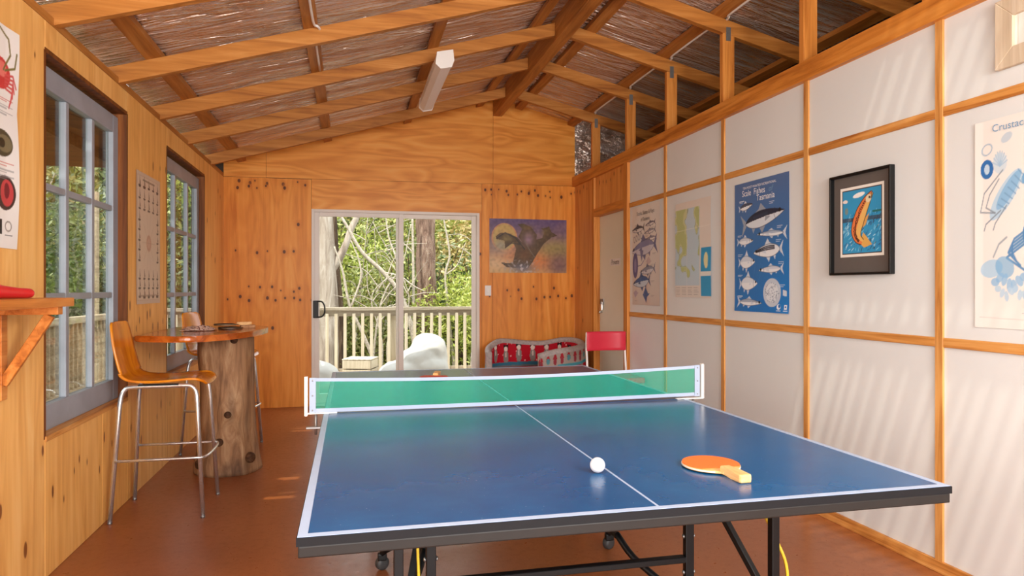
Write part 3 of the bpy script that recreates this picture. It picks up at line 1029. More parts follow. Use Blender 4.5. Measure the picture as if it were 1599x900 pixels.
for pts in ([(.22, vt(.45)), (.06, vt(.44)), (.10, vt(.35)), (.30, vt(.25))], [(.22, vt(.45)), (.12, vt(.42)), (.16, vt(.36)), (.26, vt(.29))], [(.28, vt(.44)), (.12, vt(.50)), (.1, vt(.53))], [(.34, vt(.42)), (.22, vt(.5)), (.2, vt(.53))]):
    cv.line(pts, .010, (120, 132, 146), .8)
cv.ell(.58, vt(.30), .09, .05, bl, .2, .9)
cv.ell(.66, vt(.55), .16, .11, (74, 134, 194), .2, .95)
for q in range(5):
    cv.line([(.58, vt(.53) - q * .02), (.42 - q * .02, vt(.58) - q * .03), (.36 + q * .04, vt(.64) - q * .03)], .016, (84, 134, 184), .9)
cv.line([(.2, vt(.66)), (.26, vt(.60)), (.34, vt(.57))], .014, (130, 146, 160), .7)
cv.ell(.18, vt(.715), .12, .06, lb, .1, .95); cv.ell(.32, vt(.71), .10, .07, bl, -.2, .6)
for q in range(14):
    cv.ell(.22 + q * .05, vt(.78) + .03 * math.sin(q * 1.3), .045, .028, (132, 180, 222), q * .5, .7)
    cv.ell(.25 + q * .045, vt(.83) + .025 * math.cos(q * 1.7), .035, .022, lb, q * .9, .8)
for q in range(18):
    cv.ell(.6 + .35 * random.random(), vt(.15 + .7 * random.random()), .05, .03, lb, random.random() * 3, .6)
cv.line([(.05, vt(.95)), (.95, vt(.96))], .004, (190, 186, 184), .7); cv.line([(.5, vt(.925)), (.95, vt(.93))], .004, (170, 170, 176), .7)
cv.U = cv.U * .68
pc = poster('crustacean_poster', 'white poster with pale blue lobster and shell drawings, headed Crustaceans', 'poster', 'R', 2.331 - .30, (1.925 + 1.09) / 2, cv, lambda u, v: .002 + .004 * np.clip(.06 - u, 0, 1) * 10)
text('lettering', 'Crustaceans', .042, ink_blue, pc, -.222, H / 2 - .052, .0065)

# seafood poster on the left wall (right edge in frame)
W, H = .60, .84
cv = Canvas(W, H, 170, (238, 234, 230)); hh = cv.hh
def vt(t):
    return hh * (1 - t)
cv.ell(.78, vt(.22), .12, .10, (200, 60, 60)); cv.ell(.80, vt(.20), .06, .05, (226, 120, 110))
for pts in ([(.82, vt(.2)), (.90, vt(.12)), (.88, vt(.05)), (.78, vt(.02))], [(.84, vt(.2)), (.95, vt(.17)), (.97, vt(.10))]):
    cv.line(pts, .014, (120, 110, 60))
for q in range(5):
    cv.line([(.84, vt(.22 + .015 * q)), (.93, vt(.21 + .02 * q)), (.97 - .02 * q, vt(.26 + .025 * q))], .014, (206, 84, 84))
cv.ell(.80, vt(.53), .13, .085, (78, 72, 54)); cv.ell(.83, vt(.53), .09, .055, (122, 112, 84)); cv.ell(.80, vt(.53), .04, .03, (50, 46, 36))
cv.ell(.84, vt(.75), .12, .11, (70, 52, 50)); cv.ell(.86, vt(.75), .075, .085, (196, 70, 74)); cv.ell(.86, vt(.74), .03, .05, (120, 40, 48))
for t_ in (.33, .36, .39, .62, .65, .68):
    cv.smallprint(.62, vt(t_), 2, .32, (190, 70, 60) if t_ in (.33, .62) else (150, 150, 150), .6)
cv.rect(.70, .80, vt(.94), vt(.87), (40, 40, 44)); cv.ell(.88, vt(.90), .035, .03, (120, 110, 100), 0, .8, ring=.3); cv.rect(.84, .93, vt(.945), vt(.937), (90, 90, 90))
poster('seafood_poster', 'white seafood poster with red crayfish and shells above the shelf', 'poster', 'L', 3.06 - .30, (2.238 + 1.40) / 2, cv, lambda u, v: .002 + .010 * np.clip(u - .85, 0, 1) * 6 * np.abs(np.sin(v * 5)))

# chart of boats
W, H = .535, .825
cv = Canvas(W, H, 90, (206, 184, 164)); hh = cv.hh
cv.rect(.03, .97, .04, hh - .04, (200, 176, 154)); cv.rect(.045, .955, .055, hh - .055, (212, 192, 172))
def boat(u, v, s):
    cv.poly([(u - s, v), (u + s, v), (u + s * .7, v - s * .5), (u - s * .7, v - s * .5)], (70, 50, 40), .9)
    cv.poly([(u, v + s * .1), (u, v + s * 1.7), (u + s * .8, v + s * .2)], (110, 86, 70), .8)
    cv.line([(u, v), (u, v + s * 1.9)], .008, (70, 50, 40), .8)
for r_, t_ in enumerate((.10, .19, .27, .80, .87, .94)):
    for c_ in range(5):
        boat(.13 + .185 * c_, hh * (1 - t_), .045 + .015 * random.random())
for t_ in (.36, .43, .51, .58, .66):
    boat(.12, hh * (1 - t_), .05); boat(.88, hh * (1 - t_), .05)
cv.ell(.5, hh * .47, .10, .10, (176, 120, 96), 0, .6); cv.ell(.5, hh * .47, .06, .06, (206, 170, 150), 0, .8)
for q in range(10):
    cv.line([(.5, hh * .47), (.5 + .26 * math.cos(q * .63), hh * .47 + .36 * math.sin(q * .63))], .006, (160, 136, 118), .5)
cv.rect(.25, .75, hh - .10, hh - .075, (120, 100, 84), .7)
cv.smallprint(.1, .10, 2, .8, (150, 126, 108), .6)
poster('boat_chart', 'beige chart of small sailing boats between the two windows', 'poster', 'L', (4.597 + 5.13) / 2, (1.975 + 1.15) / 2, cv, lambda u, v: .002 + .006 * np.clip(.1 - v, 0, 1) * 10 * np.clip(.4 - u, 0, 1))

# fantasy painting on the back wall
W, H = .905, .61
cv = Canvas(W, H, 170, (120, 100, 120)); hh = cv.hh
t = cv.V / hh
cv.C = np.array((206, 168, 110.)) * (1 - t[..., None]) + np.array((92, 74, 122.)) * t[..., None]
nz = np.array([[noise.noise((u * 5, v * 9, 3.0)) for u in np.linspace(0, 1, cv.nx + 1)] for v in np.linspace(0, cv.hh, cv.ny + 1)])
nz2 = np.array([[noise.noise((u * 28, v * 28, 9.0)) for u in np.linspace(0, 1, cv.nx + 1)] for v in np.linspace(0, cv.hh, cv.ny + 1)])
def blob(cx, cy, rx, ry, col, a):
    cv.put(np.exp(-(((cv.U - cx) / rx) ** 2 + ((cv.V - cy) / ry) ** 2)), col, a)
blob(.64, .16, .2, .14, (226, 132, 70), .9); blob(.85, .30, .25, .12, (160, 150, 80), .8); blob(.1, .12, .2, .1, (226, 196, 150), .8); blob(.25, .22, .16, .1, (222, 150, 100), .7)
cv.ell(.19, .44, .165, .18, (214, 150, 100), 0, .9); cv.ell(.19, .45, .145, .16, (196, 168, 96), 0, .9); blob(.15, .34, .1, .1, (150, 150, 140), .8)
dk = (84, 66, 44)
cv.poly([(.30, .13), (.34, .30), (.30, .38), (.20, .31), (.19, .40), (.09, .42), (.08, .455), (.14, .50), (.26, .49), (.36, .44), (.42, .38), (.37, .45), (.42, .55), (.36, .61), (.44, .62), (.54, .57), (.61, .48), (.60, .42), (.68, .44), (.71, .53), (.66, .56), (.72, .57), (.77, .59), (.80, .52), (.88, .475), (.80, .45), (.70, .37), (.60, .22), (.55, .13), (.50, .07), (.36, .06), (.22, .07), (.14, .13), (.24, .12)], dk)
blob(.50, .42, .07, .09, (158, 128, 150), .9); blob(.44, .22, .1, .1, (110, 74, 44), .8); blob(.22, .43, .07, .04, (150, 134, 80), .7); blob(.72, .52, .05, .04, (120, 100, 60), .8); blob(.49, .57, .07, .03, (126, 98, 54), .7)
cv.line([(.09, .43), (.2, .50), (.33, .44), (.45, .30)], .014, (52, 44, 40)); cv.line([(.20, .31), (.28, .37), (.40, .36)], .010, (52, 44, 40)); cv.line([(.45, .40), (.52, .28), (.58, .2)], .012, (120, 110, 96), .8)
blob(.42, .06, .14, .06, (96, 100, 120), .9); blob(.9, .1, .14, .14, (104, 78, 92), .8)
cv.put(np.clip(nz2 * 3 - .2, 0, 1) * (cv.V < .16) * np.clip(1 - np.abs(cv.U - .42) * 3.5, 0, 1), (226, 222, 226), .9)
cv.put(np.clip(nz2 * 2, 0, 1), (40, 34, 40), .12); cv.put(np.clip(-nz2 * 2, 0, 1), (240, 214, 180), .08); cv.put(np.clip(nz * 2, 0, 1), (230, 180, 130), .12)
poster('fantasy_painting', 'unframed fantasy picture of a dark winged shape at sunset', 'picture', 'B', (1.515 + 2.418) / 2, 1.73, cv)

# ------------------------------------------------------------------ framed pictures on the right wall
def frame(name, label, y_left, y_right, z0, z1, fw, fd, fmat, mat_board, inner_pad, canvas, inner_white=True):
    w, h = abs(y_left - y_right), z1 - z0
    root = empty(name)
    root.matrix_world = wall_matrix('R', (y_left + y_right) / 2, (z0 + z1) / 2)
    tag(root, label, 'picture')
    hw, hh_ = w / 2, h / 2
    def rail(nm, pts):
        bm = bmesh.new()
        A = [bm.verts.new((x, y, .001)) for x, y in pts]
        B = [bm.verts.new((x, y, fd)) for x, y in pts]
        bm.faces.new(A); bm.faces.new(B[::-1])
        for i in range(4):
            bm.faces.new((A[i], B[i], B[(i + 1) % 4], A[(i + 1) % 4]))
        bmesh.ops.bevel(bm, geom=bm.edges[:], offset=.002, segments=1, affect='EDGES')
        bm_obj(nm, bm, fmat, root)
    rail('frame_rail', [(-hw, -hh_), (hw, -hh_), (hw - fw, -hh_ + fw), (-hw + fw, -hh_ + fw)])
    rail('frame_rail', [(-hw, hh_), (-hw + fw, hh_ - fw), (hw - fw, hh_ - fw), (hw, hh_)])
    rail('frame_rail', [(-hw, -hh_), (-hw + fw, -hh_ + fw), (-hw + fw, hh_ - fw), (-hw, hh_)])
    rail('frame_rail', [(hw, -hh_), (hw, hh_), (hw - fw, hh_ - fw), (hw - fw, -hh_ + fw)])
    box('mount_board', -hw + fw, hw - fw, -hh_ + fw, hh_ - fw, .001, .006, mat_board, root)
    if canvas is not None:
        p = canvas.build('print', M['print'], root)
        p.location = (inner_pad[0], inner_pad[1], .0065)
    return root

W, H = .305, .36
cv = Canvas(W, H, 120, (238, 234, 226)); hh = cv.hh
b = .045
cv.rect(b, 1 - b, b, hh - b, (70, 44, 34))
cv.rect(b + .02, 1 - b - .02, b + .02, hh - b - .02, (52, 150, 200))
for _ in range(170):
    u_, v_ = .07 + .86 * random.random(), .08 + (hh * .52) * random.random()
    a_ = random.uniform(.4, 1.4); L_ = .03 + .05 * random.random()
    cv.line([(u_, v_), (min(.93, u_ + L_ * math.cos(a_)), v_ + L_ * math.sin(a_))], .012, random.choice([(30, 90, 150), (150, 214, 240), (220, 240, 248), (40, 120, 190), (60, 50, 60)]), .85)
cv.rect(b + .02, 1 - b - .02, hh * .50, hh * .56, (60, 50, 60), .6)
cv.ell(.44, hh * .87, .14, .04, (240, 240, 240), .15); cv.ell(.12, hh * .80, .06, .03, (235, 225, 220))
cv.ell(.15, hh * .66, .04, .06, (150, 140, 120), 0, .7); cv.rect(.75, .94, hh * .60, hh * .63, (40, 110, 110))
# leaping trout
sp = [(.74, hh * .88), (.62, hh * .77), (.50, hh * .62), (.42, hh * .48), (.38, hh * .36), (.42, hh * .26), (.52, hh * .20)]
spc = catmull([(x, y, 0) for x, y in sp], 6)
wd = [.03, .085, .12, .125, .115, .085, .05]
n_ = len(spc)
up, lo = [], []
for i, p in enumerate(spc):
    tt_ = i / (n_ - 1) * 6
    w_ = np.interp(tt_, range(7), wd)
    q = (spc[min(i + 1, n_ - 1)] - spc[max(i - 1, 0)]).normalized()
    nn = Vector((-q.y, q.x, 0))
    up.append((p.x + nn.x * w_, p.y + nn.y * w_)); lo.append((p.x - nn.x * w_, p.y - nn.y * w_))
cv.poly([(.50, hh * .24), (.54, hh * .34), (.74, hh * .16), (.56, hh * .12), (.48, hh * .17)], (222, 170, 90))
cv.poly([(.68, hh * .60), (.60, hh * .44), (.52, hh * .40), (.56, hh * .52)], (214, 160, 90))
cv.poly(up + lo[::-1], (222, 122, 70))
cv.poly(up + [(p.x, p.y) for p in spc][::-1], (232, 190, 110), .9)
for i in range(3, n_ - 4, 1):
    for q in (-.6, -.2):
        p0, p1 = Vector((*lo[i], 0)), Vector((*up[i], 0))
        c_ = p0.lerp(p1, .25 + .25 * (q + .6) + .1 * random.random())
        cv.ell(c_.x, c_.y, .013, .013, (60, 36, 30), 0, .9)
cv.line(up, .012, (50, 34, 30)); cv.line(lo, .012, (50, 34, 30))
cv.ell(.66, hh * .80, .07, .06, (226, 214, 180), .8); cv.ell(.68, hh * .815, .02, .02, (30, 26, 26)); cv.line([(.74, hh * .89), (.71, hh * .80)], .014, (60, 40, 34))
mount = plain('dark_mount_board', (98, 90, 86), .75, 0, .2, .03)
frame('framed_fish_print', 'black framed print of a leaping orange trout in blue water', 3.192, 2.764, 1.316, 1.838, .012, .03, M['black'], mount, (.0, .012), cv)
W, H = .28, .14
cv = Canvas(.25, .12, 60, (236, 232, 228))
for q in range(5):
    cv.line([(.12 + q * .19, .06), (.12 + q * .19, .42)], .012, (60, 60, 60))
for q in (.06, .24, .42):
    cv.line([(.12, q), (.88, q)], .012, (60, 60, 60))
pale_wood = wood('whitewashed_pine', [(182, 162, 136), (206, 188, 164), (222, 208, 188)], 'z', .6, 30, 2.0, .2)
frame('pale_framed_picture', 'wide whitewashed wooden frame with white mount above the crustacean poster', 2.227, 1.80, 2.113, 2.385, .075, .022, pale_wood, M['white_plastic'], (0, 0), cv)

# ------------------------------------------------------------------ light switch
sw = empty('light_switch', (1.4975, YB, 1.224))
tag(sw, 'white wall switch plate beside the sliding door', 'switch')
box('cover_plate', -.036, .036, -.010, -.0005, -.058, .058, M['white_plastic'], sw, .004)
box('rocker', -.012, .012, -.014, -.009, -.018, .018, M['white_paint'], sw, .002)

# ------------------------------------------------------------------ fluorescent batten light
ll = empty('batten_light', (.655, 5.5, 2.87))
tag(ll, 'long white fluorescent batten light under the rafters', 'light')
diff = plain('light_diffuser', (236, 228, 222), .5, 0, .4, .01)
prism('light_body', [(-.055, .06), (.055, .085), (.062, .01), (.045, -.035), (-.03, -.052), (-.065, -.02)], 'y', -.6, .6, diff, ll, .004)
prism('end_cap', [(-.058, .063), (.058, .088), (.066, .009), (.048, -.039), (-.032, -.056), (-.069, -.022)], 'y', -.62, -.595, M['white_plastic'], ll)
prism('end_cap', [(-.058, .063), (.058, .088), (.066, .009), (.048, -.039), (-.032, -.056), (-.069, -.022)], 'y', .595, .62, M['white_plastic'], ll)

# ------------------------------------------------------------------ white cables on the purlins
def cable(name, label, x, zoff, y0, y1):
    zz = z_left if x < RIDGE_X else z_right
    pts = []
    ys = sorted([r for r in RY if y0 < r < y1])
    y = y0
    pts.append((x, y0, zz(x) + zoff))
    for r in ys:
        pts += [(x, r - .12, zz(x) + zoff), (x + .02, r - .045, zz(x) + zoff - .0), (x + .03, r - .014, zz(x) + zoff + .0), (x + .03, r + .06, zz(x) + zoff), (x, r + .16, zz(x) + zoff)]
    pts.append((x, y1, zz(x) + zoff))
    o = tube(name, catmull(pts, 4), .008, M['white_plastic'], None, 6)
    tag(o, label, 'cable')
cable('power_cable', 'white cable clipped along a purlin over the round bar table', -.215, RD - .0078, 2.6, 5.1)
cable('power_cable', 'white cable running along the purlin above the white wall posts', 2.50, RD - .0078, 2.6, 6.95)

# ------------------------------------------------------------------ table tennis table
k = NT('blue_table_top')
n1 = k.noise(k.pos(obj=True), 2.0, 5, .65)
n2 = k.noise(k.pos((1, 1.5, 1), obj=True), 7, 3, .6)
n3 = k.noise(k.pos(obj=True), 130, 2, .6)
c = k.ramp(n1, [(.3, lin((0, 68, 116))), (.7, lin((4, 84, 136)))])
c = k.mix(k.math('MULTIPLY', k.math('SUBTRACT', n2, .5, clamp=True), .5, clamp=True), c, lin((40, 100, 150)))
c = k.mix(k.math('MULTIPLY', k.math('SUBTRACT', n3, .72, clamp=True), 7.0, clamp=True), c, lin((150, 170, 190)))
k.principled(c, k.math('ADD', .2, k.math('MULTIPLY', n2, .08)), 0, .5)
M['table_blue'] = k.m
M['table_line'] = plain('white_table_line', (162, 176, 200), .4, 0, .4, .04, 20)
M['table_steel'] = plain('black_table_steel', (12, 12, 14), .42, .1, .35, .12, 14)
M['table_edge'] = plain('table_edge_band', (10, 10, 15), .55, 0, .25, .1, 30)
M['apron'] = plain('grey_black_apron', (28, 24, 22), .45, .1, .35, .15, 9)
M['yellow'] = plain('yellow_strap', (214, 178, 40), .6)
M['rubber_wheel'] = plain('grey_castor', (60, 62, 64), .5)

TX, TY = .668, 2.765
tb = empty('table_tennis_table', (TX, TY, 0))
tag(tb, 'blue table tennis table with white lines on a black folding frame', 'table')
HW, HL, TZ = .77, 1.365, .76
for sgn in (-1, 1):
    y0, y1 = (-HL, -.003) if sgn < 0 else (.003, HL)
    top = box('tabletop', -HW, HW, y0, y1, TZ - .018, TZ, M['table_blue'], tb, .001, 1)
    box('edge_band', -HW - .002, HW + .002, (y0 - .002 if sgn < 0 else y1 - .001), (y0 + .001 if sgn < 0 else y1 + .002), TZ - .018, TZ - .0005, M['table_edge'], tb)
    for s2 in (-1, 1):
        box('edge_band', s2 * HW - .0015, s2 * HW + .0015, y0, y1, TZ - .018, TZ - .0005, M['table_edge'], tb)
        xa = s2 * (HW - .0095)
        box('side_line', xa - .0095, xa + .0095, y0, y1, TZ, TZ + .0006, M['table_line'], tb)
    ye = y0 + .0095 if sgn < 0 else y1 - .0095
    box('end_line', -HW + .019, HW - .019, ye - .0095, ye + .0095, TZ, TZ + .0006, M['table_line'], tb)
    ya, yb_ = (y0 + .019, y1) if sgn < 0 else (y0, y1 - .019)
    box('centre_line', -.0028, .0028, ya, yb_, TZ, TZ + .0006, M['table_line'], tb)
    # apron of folded steel under the board
    ye = y0 + .012 if sgn < 0 else y1 - .012
    box('apron', -HW + .001, HW - .001, ye - .011, ye + .011, TZ - .042, TZ - .0185, M['apron'], tb, .003)
    for s2 in (-1, 1):
        box('apron', s2 * HW - .022 * (s2 > 0), s2 * HW + .022 * (s2 < 0), y0 + .024 if sgn < 0 else y0, y1 if sgn < 0 else y1 - .024, TZ - .042, TZ - .0185, M['apron'], tb, .003)
    yj = y1 - .012 if sgn < 0 else y0 + .012
    box('apron', -HW + .023, HW - .023, yj - .009, yj + .009, TZ - .042, TZ - .0185, M['apron'], tb, .003)
for sgn in (-1, 1):
    yo, yi = sgn * .965, sgn * .665           # outer and inner leg rows
    ztop = TZ - .043
    for s2 in (-1, 1):
        xo, xi = s2 * .548, s2 * .43
        lg = box('leg', xo - .0125, xo + .0125, yo - .0125, yo + .0125, .012, ztop, M['table_steel'], tb, .003)
        lathe('foot_cap', [(.018, 0), (.02, .004), (.02, .014), (.014, .02)], M['black'], tb, 14, (xo, yo, 0))
        lg = box('leg', xi - .015, xi + .015, yi - .012, yi + .012, .16, ztop, M['table_steel'], tb, .003)
        for zb in (.30, .42):
            for sx in (-1, 1):
                lathe('bolt', [(.004, 0), (.007, .002), (.007, .006), (.003, .008)], M['metal'], tb, 8, (xi + sx * .0145, yi, zb), True, (0, sx * PI / 2, 0))
        bar('brace', (xi, yi - sgn * -.0, ztop - .02), (xo, yo - sgn * .0, .30), .02, .02, M['table_steel'], tb)
        bar('lower_rail', (xo, yo, .27), (xi, yi, .24), .02, .02, M['table_steel'], tb)
    bar('cross_rail', (-.415, yi, .345), (.415, yi, .345), .028, .02, M['table_steel'], tb)
    bar('cross_rail', (-.535, yo, .20), (.535, yo, .20), .022, .02, M['table_steel'], tb)
for s2 in (-1, 1):
    for sgn in (-1, 1):
        x, y = s2 * .533, sgn * .32
        arm = tube('castor_arm', catmull([(x, y, .075), (x - s2 * .02, y - sgn * .02, .10), (x - s2 * .10, y - sgn * .12, .17), (x - s2 * .14, y - sgn * .2, .24)], 4), .014, M['table_steel'], tb, 8)
        w = lathe('castor_wheel', [(.012, -.018), (.026, -.016), (.03, -.01), (.03, .01), (.026, .016), (.012, .018)], M['rubber_wheel'], tb, 18, (x, y + .012, .030), True, (PI / 2, 0, .5))
        box('castor_fork', x - .02, x + .02, y - .012, y + .018, .045, .078, M['black'], tb, .006)
    bar('centre_frame', (s2 * .393, -.13, .235), (s2 * .393, .13, .235), .022, .022, M['table_steel'], tb)
    bar('centre_frame', (s2 * .393, 0, .235), (s2 * .393, 0, TZ - .043), .025, .025, M['table_steel'], tb)
bar('centre_frame', (-.393, 0, .235), (.393, 0, .235), .022, .022, M['table_steel'], tb)
# yellow elastic straps under the near half
tube('strap', catmull([(-.50, -.90, TZ - .045), (-.497, -.93, .60), (-.492, -.945, .45), (-.485, -.945, .30), (-.49, -.93, .22)], 5), .004, M['yellow'], tb, 6)
tube('strap', catmull([(.52, -.80, TZ - .045), (.545, -.86, .62), (.575, -.93, .50), (.60, -.95, .42), (.60, -.95, .34), (.575, -.94, .24)], 5), .005, M['yellow'], tb, 6)

# net
k = NT('green_net')
tr = k.n('ShaderNodeBsdfTransparent'); tr.inputs[0].default_value = (.60, .95, .84, 1)
df = k.n('ShaderNodeBsdfDiffuse'); df.inputs[0].default_value = (*lin((0, 196, 164)), 1)
ms = k.n('ShaderNodeMixShader')
k.set(ms.inputs[0], k.math('ADD', .20, k.math('MULTIPLY', k.noise(k.pos((3, 1, 40), obj=True), 3.0, 3), .12)))
k.t.links.new(tr.outputs[0], ms.inputs[1]); k.t.links.new(df.outputs[0], ms.inputs[2]); k.t.links.new(ms.outputs[0], k.out.inputs[0])
M['net'] = k.m
M['tape'] = plain('white_net_tape', (156, 168, 190), .6, 0, .3, .03, 12)
nt = empty('table_tennis_net', (TX, TY, TZ))
tag(nt, 'green mesh table tennis net with white tapes across the table', 'net')
NX0, NX1 = -.836 + .012, .842 - .012
def nz_(x):           # the net rises slightly towards its right end and sags in the middle
    t_ = (x - NX0) / (NX1 - NX0)
    return .008 * t_ - .004 * math.sin(PI * t_)


def nt_(x):           # extra sag of the top edge
    t_ = (x - NX0) / (NX1 - NX0)
    return -.013 * math.sin(PI * t_)
def net_strip(name, za, zb, y, mat, x0=NX0, x1=NX1, n=40, th=.0):
    V, Fc = [], []
    for i in range(n + 1):
        x = x0 + (x1 - x0) * i / n
        V += [(x, y, za + nz_(x) + (nt_(x) if za > .1 else 0)), (x, y, zb + nz_(x) + (nt_(x) if zb > .1 else 0))]
    for i in range(n):
        Fc.append((2 * i, 2 * i + 2, 2 * i + 3, 2 * i + 1))
    if th:
        m_ = len(V)
        V += [(a, b_ + th, c_) for a, b_, c_ in V]
        Fc += [tuple(m_ + q for q in f[::-1]) for f in Fc]
        for i in range(n):
            Fc.append((2 * i + 1, 2 * i + 3, m_ + 2 * i + 3, m_ + 2 * i + 1)); Fc.append((2 * i, m_ + 2 * i, m_ + 2 * i + 2, 2 * i + 2))
    return mesh_obj(name, V, Fc, mat, nt)
net_strip('net_mesh', .018, .130, 0, M['net'])
net_strip('top_tape', .127, .140, -.0015, M['tape'], th=.003)
net_strip('bottom_tape', .006, .021, -.0015, M['tape'], th=.003)
for s2, xx in ((-1, -.836), (1, .842)):
    dz = nz_(max(NX0, min(NX1, xx)))
    p = box('net_post', xx - .006, xx + .006, -.010, .010, -.006 + dz, .146 + dz, M['white_paint'], nt, .002)
    box('end_tape', xx - s2 * .024 - .012, xx - s2 * .024 + .012, -.004, -.0016, .004 + dz, .141 + dz, M['tape'], nt)
    for zq in (.015, .072, .130):
        lathe('rivet', [(.003, 0), (.003, .002), (.0015, .003)], M['metal'], nt, 8, (xx - s2 * .024, -.004, zq + dz), True, (PI / 2, 0, 0))
    xm = (xx + s2 * HW) / 2
    box('clamp', min(xx, s2 * (HW - .05)), max(xx, s2 * (HW - .05)), -.011, .011, .001, .0055, M['white_paint'], nt, .001, 1)
    box('clamp', min(xx, s2 * (HW - .03)), max(xx, s2 * (HW - .03)), -.011, .011, -.056, -.048, M['metal'], nt, .001, 1)
    tube('clamp_screw', [(s2 * (HW + .03), 0, -.08), (s2 * (HW + .03), 0, .001)], .005, M['metal'], nt, 8)

# ball
bm = bmesh.new()
bmesh.ops.create_uvsphere(bm, u_segments=32, v_segments=20, radius=.02)
ball = bm_obj('table_tennis_ball', bm, plain('white_ball', (206, 203, 206), .45, 0, .4, .01), None, True, (.633, 1.712, TZ + .0208))
tag(ball, 'white table tennis ball on the centre line of the blue table', 'ball')


def bat(name, label, loc, rz, rubber, wood_m, tilt=(0, 0), edge=None):
    r = empty(name, loc, rz)
    r.rotation_euler = (tilt[0], tilt[1], rz)
    tag(r, label, 'bat')
    # blade outline in local x-y, handle towards -y
    out = []
    for i in range(40):
        a = -PI / 2 + .42 + (2 * PI - .84) * i / 39
        out.append((.076 * math.cos(a), .08 * math.sin(a) + .0))
    blade = out + [(-.018, -.082), (-.016, -.09), (.016, -.09), (.018, -.082)]
    prism('blade', blade, 'z', .003, .009, wood_m, r)
    rub = [(x * .985, y * .985) for x, y in out if y > -.058]
    prism('rubber', rub, 'z', .009, .0115, rubber, r)
    prism('rubber', rub, 'z', .0005, .003, M['black'], r)
    prism('edge_tape', [(x * 1.012, y * 1.012) for x, y in out], 'z', .0042, .0078, edge or M['black'], r)
    prism('handle', [(-.014, -.07), (.014, -.07), (.0145, -.12), (.017, -.163), (.014, -.168), (-.014, -.168), (-.017, -.163), (-.0145, -.12)], 'z', .0, .022, wood_m, r, .005)
    return r

bat_wood = wood('pale_bat_wood', [(206, 150, 90), (226, 176, 116), (238, 196, 144)], 'y', .45, 60, 6, .3)
orange_rubber = plain('orange_bat_rubber', (246, 112, 50), .55, 0, .3, .02)
red_rubber = plain('red_bat_rubber', (206, 62, 30), .55, 0, .3, .02)
black_rubber = plain('black_bat_rubber', (26, 22, 24), .6, 0, .2, .05)
edge_stripe = plain('pale_edge_tape', (214, 206, 196), .5, 0, .3, .1, 40)
bat('table_tennis_bat', 'orange table tennis bat with pale handle on the near half of the blue table', (.955, 1.70, TZ + .0006), .02, orange_rubber, bat_wood, (0, 0), edge_stripe)
bat('table_tennis_bat', 'red table tennis bat lying behind the net on the blue table', (.435, 3.70, TZ + .0006), PI - .25, red_rubber, bat_wood)

# ------------------------------------------------------------------ log-base bar table
k = NT('weathered_log')
a1 = k.noise(k.pos((14, 14, 1.3), obj=True), 1.0, 5, .65, 1.0)
a2 = k.noise(k.pos((4, 4, 2.0), obj=True), 1.0, 3, .5, .8)
c = k.ramp(a1, [(.28, lin((92, 62, 42))), (.5, lin((154, 114, 80))), (.72, lin((196, 160, 122)))])
c = k.mix(k.math('MULTIPLY', k.math('SUBTRACT', a2, .48, clamp=True), 3.4, clamp=True), c, lin((78, 58, 46)))
k.principled(c, .65, 0, .25, k.bump(a1, .6, .012))
M['log'] = k.m
M['log_dark'] = wood('dark_log_knot', [(44, 28, 18), (84, 56, 38), (120, 86, 60)], 'x', .7, 40, 20, .2, obj=True)
k = NT('varnished_slab')
a1 = k.noise(k.pos((14, 1.2, 14)), 1.0, 5, .6, .8)
c = k.ramp(a1, [(.3, lin((132, 58, 14))), (.52, lin((188, 92, 24))), (.75, lin((214, 124, 48)))])
k.principled(c, .16, 0, .5, None, .3)
M['slab'] = k.m

BT = (-.815, 5.06, 0)
bt = empty('bar_table', BT)
tag(bt, 'bar table with varnished oval top on an upright log', 'table')
NZ, NA = 44, 48
V, Fc = [], []
knots = [(-1.45, .40, .05, .07), (-1.72, .22, .055, .07), (-2.3, .80, .03, .12), (-1.25, .90, .03, .1), (-.75, .17, .05, .1), (-2.55, .06, .05, .1), (-1.0, .46, .025, .06)]
ZT = .928
for i in range(NZ + 1):
    z = ZT * i / NZ
    t_ = z / ZT
    r0 = .200 - .045 * t_ + .012 * math.exp(-(t_ / .12) ** 2) - .008 * math.sin(t_ * 5)
    for j in range(NA):
        a = 2 * PI * j / NA
        r = r0 * (1 + .05 * math.cos(2 * a + .6) + .04 * math.sin(3 * a + 3 * t_))
        r += .018 * noise.noise((math.cos(a) * 1.6, math.sin(a) * 1.6, z * 2.6)) + .006 * noise.noise((math.cos(a) * 7, math.sin(a) * 7, z * 3))
        for (ka, kz, kh, ks) in knots:
            da = (a - ka + PI) % (2 * PI) - PI
            r += kh * .5 * math.exp(-((da * .18 / ks) ** 2 + ((z - kz) / ks) ** 2))
        V.append((r * math.cos(a) - .02 * math.sin(t_ * 2.2), r * math.sin(a), z))
for i in range(NZ):
    for j in range(NA):
        j2 = (j + 1) % NA
        Fc.append((i * NA + j, i * NA + j2, (i + 1) * NA + j2, (i + 1) * NA + j))
Fc.append(tuple(range(NA))[::-1]); Fc.append(tuple(NZ * NA + j for j in range(NA)))
lg = mesh_obj('log_base', V, Fc, M['log'], bt, True)
for (ka, kz, ln, rr) in ((-1.47, .40, .20, .022), (-1.74, .22, .205, .026), (-2.28, .80, .172, .028), (-1.25, .895, .168, .026), (-.75, .10, .222, .034), (-2.45, .07, .222, .034)):
    base = Vector((math.cos(ka), math.sin(ka), 0))
    st = tube('branch_stub', [base * .13 + Vector((0, 0, kz)), base * ln + Vector((0, 0, kz + .008)), base * (ln + .012) + Vector((0, 0, kz + .008))], [rr * 1.3, rr, rr * .75], M['log_dark'], lg, 14)
